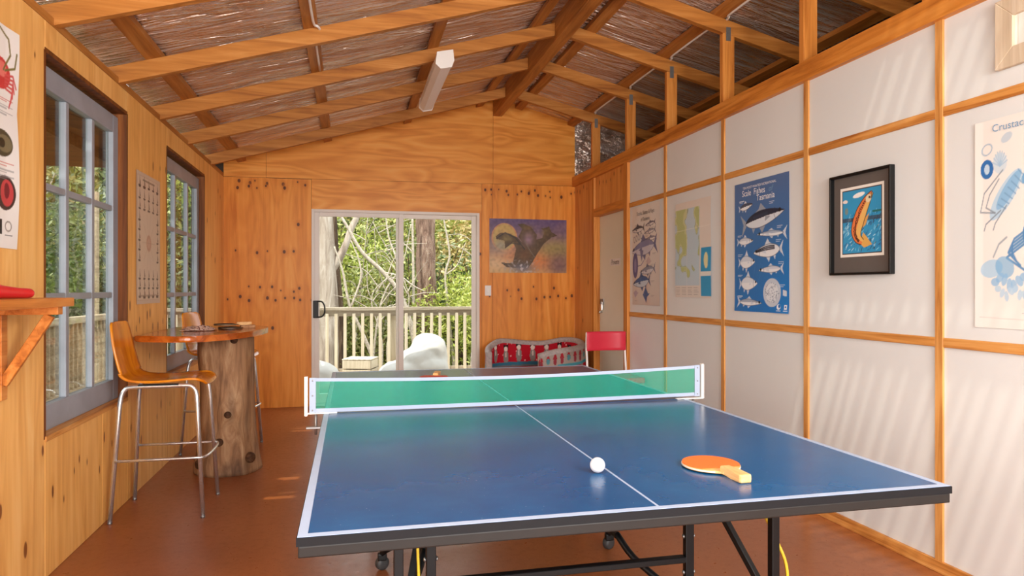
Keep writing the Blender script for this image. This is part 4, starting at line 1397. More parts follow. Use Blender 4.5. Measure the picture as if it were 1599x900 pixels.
sl = catmull([(p[0] - BT[0], p[1] - BT[1], 0) for p in [(-1.255, 4.50), (-1.1, 4.42), (-.92, 4.37), (-.74, 4.54), (-.63, 4.82), (-.585, 5.15), (-.60, 5.36), (-.70, 5.54), (-.88, 5.60), (-1.06, 5.55), (-1.255, 5.46)]], 6)
prism('slab_top', [(p.x, p.y) for p in sl], 'z', .928, .966, M['slab'], bt, .012)

# things lying on the bar table
cb = bmesh.new()
bmesh.ops.create_grid(cb, x_segments=26, y_segments=22, size=1)
for v in cb.verts:
    x, y = v.co.x, v.co.y
    r_ = max(0, 1 - (x * x * .9 + y * y * .9))
    v.co = Vector((x * .10, y * .085, .004 + .03 * r_ * (.55 + .9 * abs(noise.noise((x * 2.3, y * 2.6, 4.2)))) + .010 * abs(noise.noise((x * 6, y * 6, 1))) * (r_ > 0)))
k = NT('patterned_cloth')
vo = k.n('ShaderNodeTexVoronoi'); vo.inputs['Scale'].default_value = 70
k.t.links.new(k.pos(obj=True), vo.inputs['Vector'])
c = k.mix(k.math('LESS_THAN', vo.outputs['Distance'], .38), lin((206, 176, 160)), lin((104, 60, 64)))
k.principled(c, .85, 0, .1)
cl = bm_obj('crumpled_cloth', cb, k.m, None, True, (-.99, 4.95, .9665))
so = cl.modifiers.new('thickness', 'SOLIDIFY'); so.thickness = .002; so.offset = 1
tag(cl, 'crumpled dark pink patterned cloth on the oval bar table', 'cloth')
dark_wood = wood('brown_bat_wood', [(150, 100, 60), (184, 134, 90), (210, 164, 120)], 'y', .5, 60, 6, .3)
bat('table_tennis_bat', 'black table tennis bat flat on the oval bar table', (-.82, 5.13, .9667), 2.0, black_rubber, dark_wood)
bat('table_tennis_bat', 'black table tennis bat propped on another, pale handle end raised', (-.845, 5.11, .9905), 1.9, black_rubber, bat_wood, (0, .0))

# ------------------------------------------------------------------ stools
k = NT('moulded_ply_seat')
a1 = k.noise(k.pos((14, 14, 2), obj=True), 1.0, 5, .6, .5)
c = k.ramp(a1, [(.3, lin((200, 108, 8))), (.55, lin((224, 134, 18))), (.8, lin((234, 152, 36)))])
k.principled(c, .22, 0, .5, None, .2)
M['seat_ply'] = k.m
def stool(name, label, loc, rz):
    r = empty(name, loc, rz)
    tag(r, label, 'stool', 'moulded bar stools at the bar table')
    prof = [(-.262, 1.062, .115), (-.258, 1.045, .142), (-.25, 1.0, .158), (-.238, .93, .168), (-.222, .86, .172), (-.205, .80, .176), (-.178, .758, .18), (-.13, .738, .186), (-.05, .732, .192), (.05, .735, .195), (.14, .742, .193), (.19, .740, .186), (.222, .726, .168), (.236, .708, .14)]
    pc = catmull([(a, b, c) for a, b, c in prof], 4)
    n = 15
    V, Fc = [], []
    for p in pc:
        for j in range(n):
            t_ = -1 + 2 * j / (n - 1)
            dish = .018 * t_ * t_ if p.y < .78 else 0
            bowx = .016 * t_ * t_ if p.y > .78 else 0
            V.append((p.x + bowx, p.z * t_, p.y + dish * .6))
    for i in range(len(pc) - 1):
        for j in range(n - 1):
            a = i * n + j
            Fc.append((a, a + n, a + n + 1, a + 1))
    sh = mesh_obj('seat_shell', V, Fc, M['seat_ply'], r, True)
    so = sh.modifiers.new('thickness', 'SOLIDIFY'); so.thickness = .012; so.offset = 0
    for s2 in (-1, 1):
        yb, yt = s2 * .215, s2 * .165
        pts = [(-.225, yb, .008), (-.205, s2 * .195, .40), (-.19, yt + s2 * .008, .62), (-.182, yt + s2 * .002, .672), (-.165, yt, .702), (-.135, yt, .714), (.0, yt, .716), (.14, yt, .716), (.17, yt, .706), (.188, yt + s2 * .002, .678), (.195, yt + s2 * .008, .62), (.212, s2 * .195, .34), (.232, yb, .008)]
        P = [Vector(p) for p in pts]
        path = [P[0]] + catmull(pts[2:-2], 4) + [P[-1]]
        lgf = tube('leg_frame', path, .0115, M['chrome'], r, 10)
        for px_ in (-.225, .232):
            lathe('foot_cap', [(.011, 0), (.0122, .002), (.0122, .010), (.0118, .012)], M['metal'], lgf, 12, (px_, yb, 0))
        bar('seat_mount', (-.10, yt, .725), (.10, yt, .725), .03, .006, M['black'], r, 0)
    ring = [(-.209, .199, .325), (.0, .199, .325), (.205, .199, .325), (.238, .17, .325), (.248, .10, .325), (.25, 0, .325), (.248, -.10, .325), (.238, -.17, .325), (.205, -.199, .325), (.0, -.199, .325), (-.209, -.199, .325)]
    tube('footrest', [Vector(ring[0])] + catmull(ring[1:-1], 4) + [Vector(ring[-1])], .0075, M['chrome'], r, 8)
    return r
stool('bar_stool', 'orange moulded ply bar stool in front of the log table', (-1.015, 4.235, 0), 0)
stool('bar_stool', 'orange moulded ply bar stool partly hidden behind the log', (-.975, 5.72, 0), -.2)

# ------------------------------------------------------------------ wall shelf with the red handle
sf = empty('wall_shelf', (XL, 2.3, 1.19))
tag(sf, 'timber wall shelf on a diagonal bracket below the seafood poster', 'shelf')
shelf_wood = wood('shelf_wood', [(150, 78, 24), (200, 122, 52), (220, 150, 80)], 'y', .4, 30, 1.6, .35)
box('shelf_board', .001, .225, -.6, .7, -.012, .021, shelf_wood, sf, .003)
box('shelf_cleat', .001, .205, .60, .645, -.042, -.0125, shelf_wood, sf, .002)
bar('bracket', (.015, .622, -.30), (.17, .622, -.045), .022, .034, shelf_wood, sf)
box('bracket_post', .001, .02, .60, .645, -.36, -.043, shelf_wood, sf, .002)
red_pl = plain('red_plastic', (214, 36, 48), .32, 0, .5, .03)
rb = tube('toy_bat', catmull([(-1.14, 2.24, 1.245), (-1.135, 2.39, 1.243), (-1.13, 2.51, 1.2395), (-1.125, 2.61, 1.2345), (-1.12, 2.71, 1.2305), (-1.115, 2.77, 1.2295), (-1.113, 2.79, 1.2295)], 5),
          list(np.interp(np.linspace(0, 6, 31), range(7), [.033, .032, .0275, .022, .0185, .0175, .010])), red_pl, None, 16)
tag(rb, 'red plastic rounded handle lying on the wall shelf', 'toy bat')

# ------------------------------------------------------------------ red chair
rc = empty('red_chair', (2.29, 5.72, 0))
tag(rc, 'red vinyl chair with white tube frame beside the cream door', 'chair')
red_v = plain('red_vinyl', (214, 48, 70), .38, 0, .4, .04, 6, .04)
bm = bmesh.new()
bmesh.ops.create_cube(bm, size=1)
bmesh.ops.scale(bm, vec=(.385, .035, .18), verts=bm.verts)
bmesh.ops.subdivide_edges(bm, edges=bm.edges[:], cuts=5, use_grid_fill=True)
for v in bm.verts:
    v.co.y += .035 * (v.co.x / .19) ** 2 * -1 + .02
    e_ = max(abs(v.co.x) / .1925, abs(v.co.z) / .09)
    if e_ > .99:
        v.co.x *= .985; v.co.z *= .975
bk = bm_obj('backrest', bm, red_v, rc, True, (.0, .265, .762))
bk.modifiers.new('bevel', 'BEVEL').width = .006
box('seat', -.195, .195, -.19, .205, .425, .475, red_v, rc, .018, 3)
for s2 in (-1, 1):
    pts = [(s2 * .185, .25, .845), (s2 * .187, .255, .70), (s2 * .188, .225, .45), (s2 * .19, .235, .25), (s2 * .195, .27, .01)]
    tube('back_leg', catmull(pts, 4), .0105, M['white_paint'], rc, 10)
    tube('front_leg', catmull([(s2 * .188, .2, .415), (s2 * .188, .0, .415), (s2 * .188, -.14, .413), (s2 * .188, -.175, .39), (s2 * .19, -.185, .34), (s2 * .195, -.20, .01)], 4), .0105, M['white_paint'], rc, 10)
tube('cross_tube', [(-.187, .0, .413), (.187, .0, .413)], .009, M['white_paint'], rc, 8)

# ------------------------------------------------------------------ tub armchair in the corner
k_path = [(1.42, 7.12), (1.45, 7.27), (1.60, 7.40), (1.85, 7.455), (2.10, 7.45), (2.30, 7.36), (2.40, 7.12), (2.37, 6.86), (2.22, 6.71), (2.02, 6.66), (1.84, 6.64)]
k_top = [.585, .635, .695, .672, .66, .70, .705, .675, .655, .635, .595]
tc = empty('tub_armchair', (1.95, 7.05, 0))
tag(tc, 'low tub armchair in red doll-print fabric in the back corner', 'armchair')
pp = catmull([(x - 1.95, y - 7.05, z) for (x, y), z in zip(k_path, k_top)], 14)
S = [0.0]
for a, b_ in zip(pp[:-1], pp[1:]):
    S.append(S[-1] + math.hypot(b_.x - a.x, b_.y - a.y))
def fabric(s, z, outer, top):
    col = np.empty(s.shape + (3,)); col[:] = (186, 28, 46)
    def put_(m, c): col[m] = c
    cw = .165
    cell = np.floor(s / cw); u = s - (cell + .5) * cw
    h = np.sin(cell * 12.9898) * 43758.5453; h = h - np.floor(h)
    for q in range(7):
        h1 = np.sin((cell * 7 + q) * 78.233) * 43758.5453; h1 -= np.floor(h1)
        h2 = np.sin((cell * 5 + q) * 39.425) * 24634.6345; h2 -= np.floor(h2)
        put_(((u - (h1 - .5) * cw) ** 2 + (z - .44 - h2 * .24) ** 2) < .0075 ** 2, (236, 190, 190))
    zc = .60 + (.03 * (h - .5))
    put_(((u / .034) ** 2 + ((z - zc + .095) / .078) ** 2) < 1, (140, 136, 132))
    put_(((u / .010) ** 2 + ((z - zc + .07) / .03) ** 2) < 1, (214, 206, 196))
    put_((u ** 2 + (z - zc - .006) ** 2) < .033 ** 2, (34, 30, 34))
    put_((np.abs(u) > .018) & (np.abs(u) < .032) & (z > zc) & (z < zc + .045), (34, 30, 34))
    put_(((u / .026) ** 2 + ((z - zc + .008) / .026) ** 2) < 1, (226, 214, 204))
    put_((z < .435), (60, 120, 146)); put_((z < .40), (120, 116, 118))
    if outer:
        put_(z > top - .16, (168, 156, 148))
        cu = np.mod(s, .075) - .0375
        tri = (np.abs(cu) < (top - .02 - z) * .33) & (z > top - .095) & (z < top - .02)
        put_(tri, (168, 44, 54))
        alt = np.mod(np.floor(s / .075), 3) == 1
        put_(((cu / .02) ** 2 + ((z - top + .10) / .03) ** 2 < 1) & alt, (84, 140, 150))
        put_(((cu / .018) ** 2 + ((z - top + .12) / .035) ** 2 < 1) & ~alt, (150, 60, 70))
        put_((z < top - .16) & (z > top - .19), (74, 150, 166))
    return col
def tub_wall(name, off, outer):
    ns, nz = len(pp), 70
    Vv, Cc = [], []
    for i, p in enumerate(pp):
        a = pp[max(i - 1, 0)]; b_ = pp[min(i + 1, ns - 1)]
        tx, ty = b_.x - a.x, b_.y - a.y
        L_ = math.hypot(tx, ty); nx_, ny_ = -ty / L_, tx / L_      # towards the outside
        zb = .10
        for j in range(nz + 1):
            q = j / nz
            z = zb + (p.z - .02 - zb) * q
            bul = off * (1 - .10 * (2 * q - 1) ** 2)
            Vv.append((p.x + nx_ * bul, p.y + ny_ * bul, z))
        zz_ = zb + (p.z - .02 - zb) * np.linspace(0, 1, nz + 1)
        Cc.append(fabric(np.full(nz + 1, S[i]), zz_, outer, np.full(nz + 1, p.z)))
    Fc = []
    for i in range(ns - 1):
        for j in range(nz):
            a = i * (nz + 1) + j
            Fc.append((a, a + 1, a + nz + 2, a + nz + 1))
    o = mesh_obj(name, Vv, Fc, M['fabric_print'], tc, True)
    s_ = np.concatenate(Cc) / 255
    l_ = np.where(s_ <= .04045, s_ / 12.92, ((s_ + .055) / 1.055) ** 2.4)
    at_ = o.data.color_attributes.new('Col', 'FLOAT_COLOR', 'POINT')
    at_.data.foreach_set('color', np.concatenate([l_, np.ones((len(l_), 1))], 1).astype(np.float32).ravel())
    return o
# finer sampling along the path for the print
pp = catmull([(p.x, p.y, p.z) for p in pp[::7] + [pp[-1]]], 16)
S = [0.0]
for a, b_ in zip(pp[:-1], pp[1:]):
    S.append(S[-1] + math.hypot(b_.x - a.x, b_.y - a.y))
tub_wall('inner_cover', -.035, False)
tub_wall('outer_cover', .035, True)
grey_fab = plain('grey_piping_fabric', (176, 168, 166), .85, 0, .15, .2, 40)
rim = []
tube('top_roll', [(p.x, p.y, p.z - .034) for p in pp[::2]] + [(pp[-1].x, pp[-1].y, pp[-1].z - .034)], .036, grey_fab, tc, 12)
red_fab = plain('red_print_base', (186, 30, 46), .9, 0, .15, .15, 30)
for e_, q in ((0, 1), (-1, -2)):
    p = pp[e_]; o_ = pp[q]
    tx, ty = p.x - o_.x, p.y - o_.y
    L_ = math.hypot(tx, ty); tx, ty = tx / L_, ty / L_
    V = []
    for z in (.10, p.z - .02):
        for a_, f_ in ((-.035, 0), (-.024, .016), (.024, .016), (.035, 0)):
            V.append((p.x - ty * a_ + tx * f_, p.y + tx * a_ + ty * f_, z))
    mesh_obj('arm_front', V, [(0, 1, 5, 4), (1, 2, 6, 5), (2, 3, 7, 6), (4, 5, 6, 7), (3, 2, 1, 0)], grey_fab if e_ == 0 else red_fab, tc)
cen = [(p.x * .86 - .01, p.y * .84) for p in pp[::8]]
prism('seat_cushion', cen, 'z', .20, .385, red_fab, tc, .02)
prism('plinth', [(p.x * .98, p.y * .98) for p in pp[::8]], 'z', .03, .2, grey_fab, tc)
for (x, y) in ((-.40, .12), (.30, .30), (.36, -.16), (.0, -.32)):
    lathe('foot', [(.02, 0), (.025, .01), (.025, .035)], M['black'], tc, 12, (x, y, 0))

# ------------------------------------------------------------------ outdoors: ground, decks, railings
k = NT('forest_floor')
a1 = k.noise(k.pos(), .8, 5, .7)
a2 = k.noise(k.pos(), 9, 5, .75)
c = k.ramp(a1, [(.3, lin((70, 66, 34))), (.5, lin((110, 104, 56))), (.7, lin((136, 120, 76)))])
c = k.mix(k.math('MULTIPLY', k.math('SUBTRACT', a2, .5, clamp=True), 2.5, clamp=True), c, lin((52, 50, 28)))
k.principled(c, .95, 0, .1, k.bump(a2, .8, .1))
M['ground'] = k.m
def ground_z(x, y):
    d_ = max(0.0, math.hypot(max(0, -x - 3.2) * .9, max(0, y - 10.5)))
    return -1.0 + .06 * d_ + .016 * d_ * d_ * .55 + .25 * noise.noise((x * .35, y * .35, 7.7))
V, Fc = [], []
gx = np.linspace(-26, 24, 61); gy = np.linspace(-8, 40, 59)
for y in gy:
    for x in gx:
        V.append((x, y, min(ground_z(x, y), 9.0)))
for j in range(len(gy) - 1):
    for i in range(len(gx) - 1):
        a = j * len(gx) + i
        Fc.append((a, a + 1, a + len(gx) + 1, a + len(gx)))
gr = mesh_obj('ground', V, Fc, M['ground'], None, True)
tag(gr, 'rising forest floor of leaf litter beyond the deck', 'ground', kind='structure')

deck_wood = wood('weathered_deck', [(150, 132, 108), (190, 172, 146), (212, 198, 174)], 'x', .75, 20, 1.2, .2)
deck_wood_y = wood('weathered_rail', [(132, 112, 88), (176, 156, 128), (204, 188, 160)], 'y', .75, 30, 1.2, .2)
bal_wood = wood('pale_baluster', [(172, 158, 134), (198, 186, 164), (214, 204, 184)], 'z', .7, 40, 1.5, .2)
rail_wood = wood('rail_wood', [(128, 116, 98), (164, 152, 134), (186, 176, 158)], 'x', .75, 30, 1.2, .2)
DK = -.04
dk = empty('floor_deck')
tag(dk, 'weathered timber deck outside the sliding door', 'deck', kind='structure')
y = YB + .12
while y < 10.0:
    box('deck_board', -3.1, 4.2, y, y + .088, DK - .025, DK, deck_wood, dk, .003, 1)
    y += .094
yy = 1.0
while yy < YB + .1:
    box('deck_board', -3.1, XL - .13, yy, yy + .136, DK - .025, DK, deck_wood, dk, .003, 1)
    yy += .142
box('deck_joist', -3.05, 4.15, 9.85, 9.95, -.35, DK - .026, deck_wood, dk)
box('deck_joist', -3.08, -2.98, 1.0, 9.84, -.35, DK - .026, deck_wood_y, dk)

rl = empty('deck_railing')
tag(rl, 'pale timber balustrade along the far edge of the deck', 'railing')
RYD = 9.88
box('top_rail', -2.9, 4.2, RYD - .06, RYD + .06, .94, .985, rail_wood, rl, .005)
box('upper_rail', -2.9, 4.2, RYD - .02, RYD + .02, .86, .939, rail_wood, rl, .003)
box('lower_rail', -2.9, 4.2, RYD - .02, RYD + .02, .06, .13, rail_wood, rl, .003)
x = -2.85
while x < 4.15:
    box('baluster', x - .021, x + .021, RYD - .062 + .02, RYD - .0205, .05, .90, bal_wood, rl, .002, 1)
    x += .1205
for x in (-2.2, -.75, .60, 2.0, 3.4):
    box('post', x - .045, x + .045, RYD + .021, RYD + .11, -.3, .939, bal_wood, rl, .004)
r2 = empty('side_railing')
tag(r2, 'weathered balustrade seen through the window beside the shelf', 'railing')
RXD = -3.0
box('top_rail', RXD - .06, RXD + .06, 1.0, 9.80, .86, .93, deck_wood_y, r2, .005)
box('lower_rail', RXD - .02, RXD + .02, 1.0, 9.80, .06, .13, deck_wood_y, r2, .003)
y = 1.05
while y < 9.8:
    box('baluster', RXD - .019, RXD + .019, y - .02, y + .02, .131, .859, deck_wood_y, r2, .002, 1)
    y += .124
for y in (2.6, 4.9, 7.2, 9.5):
    box('post', RXD - .15, RXD - .061, y - .045, y + .045, -.3, 2.45, deck_wood_y, r2, .004)

# verandah roof over the side deck: boards, gaps cut to let sun patches indoors
vr = empty('roof_verandah')
tag(vr, 'brown boarded verandah roof over the side deck', 'roof', kind='structure')
ver_wood = wood('brown_verandah_boards', [(66, 36, 18), (112, 66, 32), (140, 90, 48)], 'x', .6, 20, 1.4, .25)
gaps = ((3.27, 3.33), (3.38, 3.405), (3.68, 3.76), (3.80, 3.825), (5.25, 5.31), (5.36, 5.40), (5.44, 5.47))
y = 1.0
ed = []
while y < 7.9:
    y2 = min(y + .17, 7.9)
    ed.append((y, y2)); y = y2
for a, b_ in ed:
    box('roof_board', -4.3, -1.72, a + .001, b_ - .001, 2.50, 2.52, ver_wood, vr)  # outer boards extended past the side railing to keep it in shade
    cuts = sorted([max(a, g0) for g0, g1 in gaps if g0 < b_ and g1 > a] + [min(b_, g1) for g0, g1 in gaps if g0 < b_ and g1 > a])
    pts = [a] + cuts + [b_]
    for q in range(0, len(pts), 2):
        if pts[q + 1] - pts[q] > .004:
            box('roof_board', -1.719, XL - .115, pts[q], pts[q + 1], 2.50, 2.52, ver_wood, vr)
for x in (-4.1, -3.05, -2.2):
    box('roof_joist', x - .03, x + .03, 1.0, 7.9, 2.40, 2.499, ver_wood, vr)

# ------------------------------------------------------------------ bean bags and crate on the deck
canvas_w = plain('white_canvas', (186, 184, 178), .85, 0, .15, .04, 4, .1)
def beanbag(name, label, loc, rz, lumps, seams):
    r = empty(name, loc, rz)
    tag(r, label, 'bean bag')
    bm = bmesh.new()
    for (cx, cy, cz, rx, ry, rz_) in lumps:
        res = bmesh.ops.create_uvsphere(bm, u_segments=24, v_segments=16, radius=1)
        for v in res['verts']:
            v.co = Vector([math.copysign(abs(q) ** .78, q) for q in v.co])
            v.co = Vector((v.co.x * rx + cx, v.co.y * ry + cy, max(0.0, v.co.z * rz_ + cz)))
    o = bm_obj('cover', bm, canvas_w, r, True)
    m = o.modifiers.new('remesh', 'REMESH'); m.mode = 'VOXEL'; m.voxel_size = .022; m.use_smooth_shade = True
    m = o.modifiers.new('smooth', 'SMOOTH'); m.iterations = 14; m.factor = .6
    tx = bpy.data.textures.new('wrinkle', 'CLOUDS'); tx.noise_scale = .16
    m = o.modifiers.new('wrinkle', 'DISPLACE'); m.texture = tx; m.strength = .035; m.mid_level = .5
    for s_ in seams:
        tube('seam', catmull(s_, 5), .006, canvas_w, r, 6)
    return r
beanbag('bean_bag', 'white high-backed bean bag beside the door centre stile on the deck', (.84, 9.05, DK), 0,
        [(-.20, -.02, .15, .30, .33, .20), (.14, .02, .20, .28, .34, .22), (.17, .12, .36, .25, .28, .33), (.04, .05, .26, .28, .31, .26)],
        [[(-.2, -.335, .16), (.0, -.345, .20), (.2, -.31, .24), (.36, -.15, .3)]])
beanbag('bean_bag', 'low white bean bag at the edge of the deck doorway', (-.56, 8.72, DK), .4,
        [(.0, .0, .17, .42, .40, .24), (-.2, .05, .3, .25, .3, .28)], [[(-.3, -.39, .18), (.0, -.41, .2), (.3, -.3, .2)]])
cr = empty('wooden_crate', (.125, 9.30, DK), -.30)
tag(cr, 'pale wooden slatted crate table between the two bean bags', 'crate')
for q in range(5):
    box('top_slat', -.19 + q * .077, -.119 + q * .077, -.19, .19, .355, .372, bal_wood, cr, .003, 1)
for s2 in (-1, 1):
    for q in range(3):
        z0 = .01 + q * .118
        box('side_slat', -.185, .185, s2 * .182 - .008, s2 * .182 + .008, z0, z0 + .104, bal_wood, cr, .003, 1)
        box('side_slat', s2 * .184 - .007, s2 * .184 + .007, -.172, .172, z0, z0 + .104, bal_wood, cr, .003, 1)
    for s3 in (-1, 1):
        box('corner_post', s2 * .158 - .018, s2 * .158 + .018, s3 * .155 - .018, s3 * .155 + .018, .0, .354, bal_wood, cr, .003)

# ------------------------------------------------------------------ trees and shrubs
def bark(name, cols, sc=(9, 9, 1.6), strength=1.0):
    k = NT(name)
    a1 = k.noise(k.pos(sc), 1.6, 6, .7, .8)
    d, m_, l_ = [lin(c_) for c_ in cols]
    c = k.ramp(a1, [(.3, d), (.5, m_), (.7, l_)])
    k.principled(c, .9, 0, .15, k.bump(a1, strength, .05))
    return k.m
M['bark_rough'] = bark('rough_bark', [(70, 52, 44), (124, 98, 84), (168, 144, 126)])
M['bark_smooth'] = bark('smooth_gum_bark', [(110, 94, 82), (156, 142, 128), (190, 180, 168)], (5, 5, .8), .3)
M['bark_dark'] = bark('dark_bark', [(50, 40, 32), (88, 70, 56), (124, 104, 84)])
M['dead_wood'] = bark('bleached_branch', [(130, 116, 100), (170, 158, 142), (198, 188, 174)], (20, 20, 20), .2)
def leafmat(name, stops):
    k = NT(name)
    geo = k.n('ShaderNodeNewGeometry')
    col = k.ramp(geo.outputs['Random Per Island'], [(p_, lin(c_)) for p_, c_ in stops])
    df = k.n('ShaderNodeBsdfDiffuse'); k.set(df.inputs[0], col)
    tl = k.n('ShaderNodeBsdfTranslucent'); k.set(tl.inputs[0], col)
    gl = k.n('ShaderNodeBsdfGlossy'); gl.inputs['Roughness'].default_value = .45; gl.inputs[0].default_value = (.9, .9, .8, 1)
    m1 = k.n('ShaderNodeMixShader'); m1.inputs[0].default_value = .35
    m2 = k.n('ShaderNodeMixShader'); m2.inputs[0].default_value = .06
    k.t.links.new(df.outputs[0], m1.inputs[1]); k.t.links.new(tl.outputs[0], m1.inputs[2])
    k.t.links.new(m1.outputs[0], m2.inputs[1]); k.t.links.new(gl.outputs[0], m2.inputs[2])
    k.t.links.new(m2.outputs[0], k.out.inputs[0])
    return k.m
LM = [leafmat('olive_leaves', [(0, (92, 102, 40)), (.4, (134, 142, 66)), (.75, (170, 170, 98)), (1, (126, 100, 54))]),
      leafmat('yellow_green_leaves', [(0, (124, 140, 44)), (.5, (162, 172, 68)), (1, (192, 192, 110))]),
      leafmat('dark_green_leaves', [(0, (46, 62, 26)), (.5, (78, 96, 42)), (1, (114, 124, 66))]),
      leafmat('dry_leaves', [(0, (140, 120, 66)), (.5, (186, 160, 96)), (1, (208, 190, 132))])]
def foliage_mesh(name, n, rx, ry, rz, size, seed, hollow=.25):
    g = np.random.default_rng(seed)
    # clumps of leaves around sub-centres
    nc = max(10, n // 90)
    d = g.normal(size=(nc, 3)); d /= np.linalg.norm(d, axis=1)[:, None]
    cen = d * (hollow + (1 - hollow) * g.random((nc, 1)) ** .6)
    idx = g.integers(0, nc, n)
    p = cen[idx] + g.normal(size=(n, 3)) * .16
    p = p * np.array([rx, ry, rz])
    a = g.normal(size=(n, 3)); a /= np.linalg.norm(a, axis=1)[:, None]
    b = np.cross(a, g.normal(size=(n, 3))); b /= np.linalg.norm(b, axis=1)[:, None]
    L = size * (.6 + .8 * g.random((n, 1))); Wd = L * .32
    V = np.stack([p - a * L, p + b * Wd, p + a * L, p - b * Wd], 1).reshape(-1, 3)
    Fq = np.arange(4 * n).reshape(n, 4)
    me = bpy.data.meshes.new(name)
    me.vertices.add(4 * n); me.vertices.foreach_set('co', V.ravel())
    me.loops.add(4 * n); me.loops.foreach_set('vertex_index', Fq.ravel())
    me.polygons.add(n); me.polygons.foreach_set('loop_start', np.arange(0, 4 * n, 4)); me.polygons.foreach_set('loop_total', np.full(n, 4))
    me.update(calc_edges=True)
    return me
FM = {}
for i in range(4):
    for v_ in range(2):
        me = foliage_mesh('foliage', 7500, 1.25, 1.0, 1.25, .05, 20 + i * 2 + v_)
        me.materials.append(LM[i])
        FM[(i, v_)] = me
def stems_mesh(seed, n=9):
    g = random.Random(seed)
    V, Fc = [], []
    for q in range(n):
        a = g.random() * 2 * PI
        tip = Vector((math.cos(a) * g.uniform(.3, 1.0), math.sin(a) * g.uniform(.3, .8), g.uniform(.3, 1.1)))
        pts = catmull([(0, 0, -1.4), (tip.x * .2, tip.y * .2, -.6), (tip.x * .6 + g.uniform(-.1, .1), tip.y * .6, .0), tuple(tip)], 4)
        v, f = tube_data(pts, list(np.linspace(.028, .006, len(pts))), 6)
        o_ = len(V); V += v; Fc += [tuple(o_ + w for w in ff) for ff in f]
    me = bpy.data.meshes.new('stem')
    me.from_pydata([tuple(v) for v in V], [], Fc)
    me.materials.append(M['dead_wood'] if seed % 2 else M['bark_dark'])
    return me
SM = [stems_mesh(s_) for s_ in range(4)]
shr = [  # px-independent plan positions: x, y, scale, colour kind, label
    (-.9, 13.4, .95, 0), (.45, 13.8, 1.05, 0), (2.2, 13.2, 1.0, 1), (3.4, 14.6, 1.2, 2), (1.35, 15.2, 1.2, 2), (-.3, 15.4, 1.2, 1), (-2.0, 14.8, 1.2, 2),
    (2.9, 16.4, 1.4, 3), (.7, 17.0, 1.5, 0), (-1.6, 17.4, 1.5, 0), (4.6, 17.2, 1.6, 0), (2.0, 18.6, 1.7, 1), (-.2, 19.2, 1.7, 2), (3.7, 19.8, 1.8, 2), (-3.2, 18.4, 1.7, 1),
    (1.4, 21.5, 2.0, 0), (-1.6, 22.0, 2.0, 2), (4.4, 22.6, 2.1, 1), (6.4, 20.5, 2.0, 2),
    (-4.3, 12.6, 1.3, 2), (-5.6, 10.8, 1.3, 2), (-5.2, 14.6, 1.5, 0), (-6.8, 12.6, 1.6, 2), (-7.2, 16.0, 1.8, 2), (-5.0, 17.6, 1.7, 2), (-8.6, 19.0, 2.2, 0), (-6.4, 8.2, 1.4, 2), (-8.6, 13.6, 2.0, 2), (-5.6, 21.5, 2.2, 2), (-10.5, 16.5, 2.3, 2)]
knd = ['olive', 'yellow-green', 'dark green', 'dry straw-coloured']
where = {0: 'just beyond the deck railing', 1: 'deep in the forest beyond the deck', 2: 'seen through the paned windows'}
for i, (x, y, s_, kd) in enumerate(shr):
    zg = ground_z(x, y)
    r = empty('forest_shrub', (x, y, zg), random.random() * 6.28)
    zone = 2 if x < -3.5 else (0 if y < 15 else 1)
    tag(r, f'{knd[kd]} bushy shrub {where[zone]}', 'shrub', f'{knd[kd]} shrubs {where[zone]}')
    sc = s_ * (1.0 if y < 15 else 1.05)
    fo = bpy.data.objects.new('foliage', FM[(kd, i % 2)]); put(fo, r)
    fo.location = (0, 0, 1.25 * sc); fo.scale = (sc, sc, sc)
    st = bpy.data.objects.new('stem', SM[i % 4]); put(st, r)
    st.location = (0, 0, 1.25 * sc); st.scale = (sc, sc, sc)
    st['kind'] = 'stuff'

def trunk(name, label, pts, radii, mat, branches=(), jitter=.05, sides=20):
    r = empty(name, pts[0])
    tag(r, label, 'tree')
    o0 = Vector(pts[0])
    pc = catmull([Vector(p) - o0 for p in pts], 10)
    rad = list(np.interp(np.linspace(0, len(pts) - 1, len(pc)), range(len(pts)), radii))
    v, f = tube_data(pc, rad, sides)
    v = [p + (p - pc[i // sides]) * jitter * 2 * noise.noise((p.x * 6, p.y * 6, p.z * 2.0)) for i, p in enumerate(v)]
    mesh_obj('trunk', v, f, mat, r, True)
    for bp, br_ in branches:
        bc = catmull([Vector(p) - o0 for p in bp], 8)
        tube('branch', bc, list(np.interp(np.linspace(0, 1, len(bc)), np.linspace(0, 1, len(br_)), br_)), mat, r, 10)
    return r
trunk('gum_tree', 'thick rough-barked tree trunk behind the right door panel', [(1.40, 13.0, -1.1), (1.38, 13.0, 1), (1.37, 13.0, 3), (1.34, 13, 7)], [.24, .185, .175, .14], M['bark_rough'], jitter=.12)
trunk('gum_tree', 'pale smooth gum trunk with a curving side limb by the deck', [(-.42, 12.0, -1.1), (-.36, 12.0, .6), (-.40, 12.0, 2.0), (-.46, 12, 3.2), (-.6, 12, 6)], [.2, .155, .135, .12, .1], M['bark_smooth'],
      [([(-.36, 12, 1.5), (-.20, 12, 1.75), (-.08, 12.0, 2.0), (.02, 12.02, 2.3), (.2, 12.05, 2.6), (.5, 12.1, 2.75)], [.075, .07, .06, .055, .05, .04])])
trunk('gum_tree', 'dark leaning trunk just behind the pale gum trunk', [(-.13, 12.5, -1.1), (-.18, 12.5, .5), (-.26, 12.5, 1.6), (-.34, 12.5, 3.0)], [.09, .08, .075, .07], M['bark_dark'])
def dead(label, pts, r0, r1, brs=()):
    return trunk('bare_branch', label, pts, list(np.linspace(r0, r1, len(pts))), M['dead_wood'], brs, .03, 8)
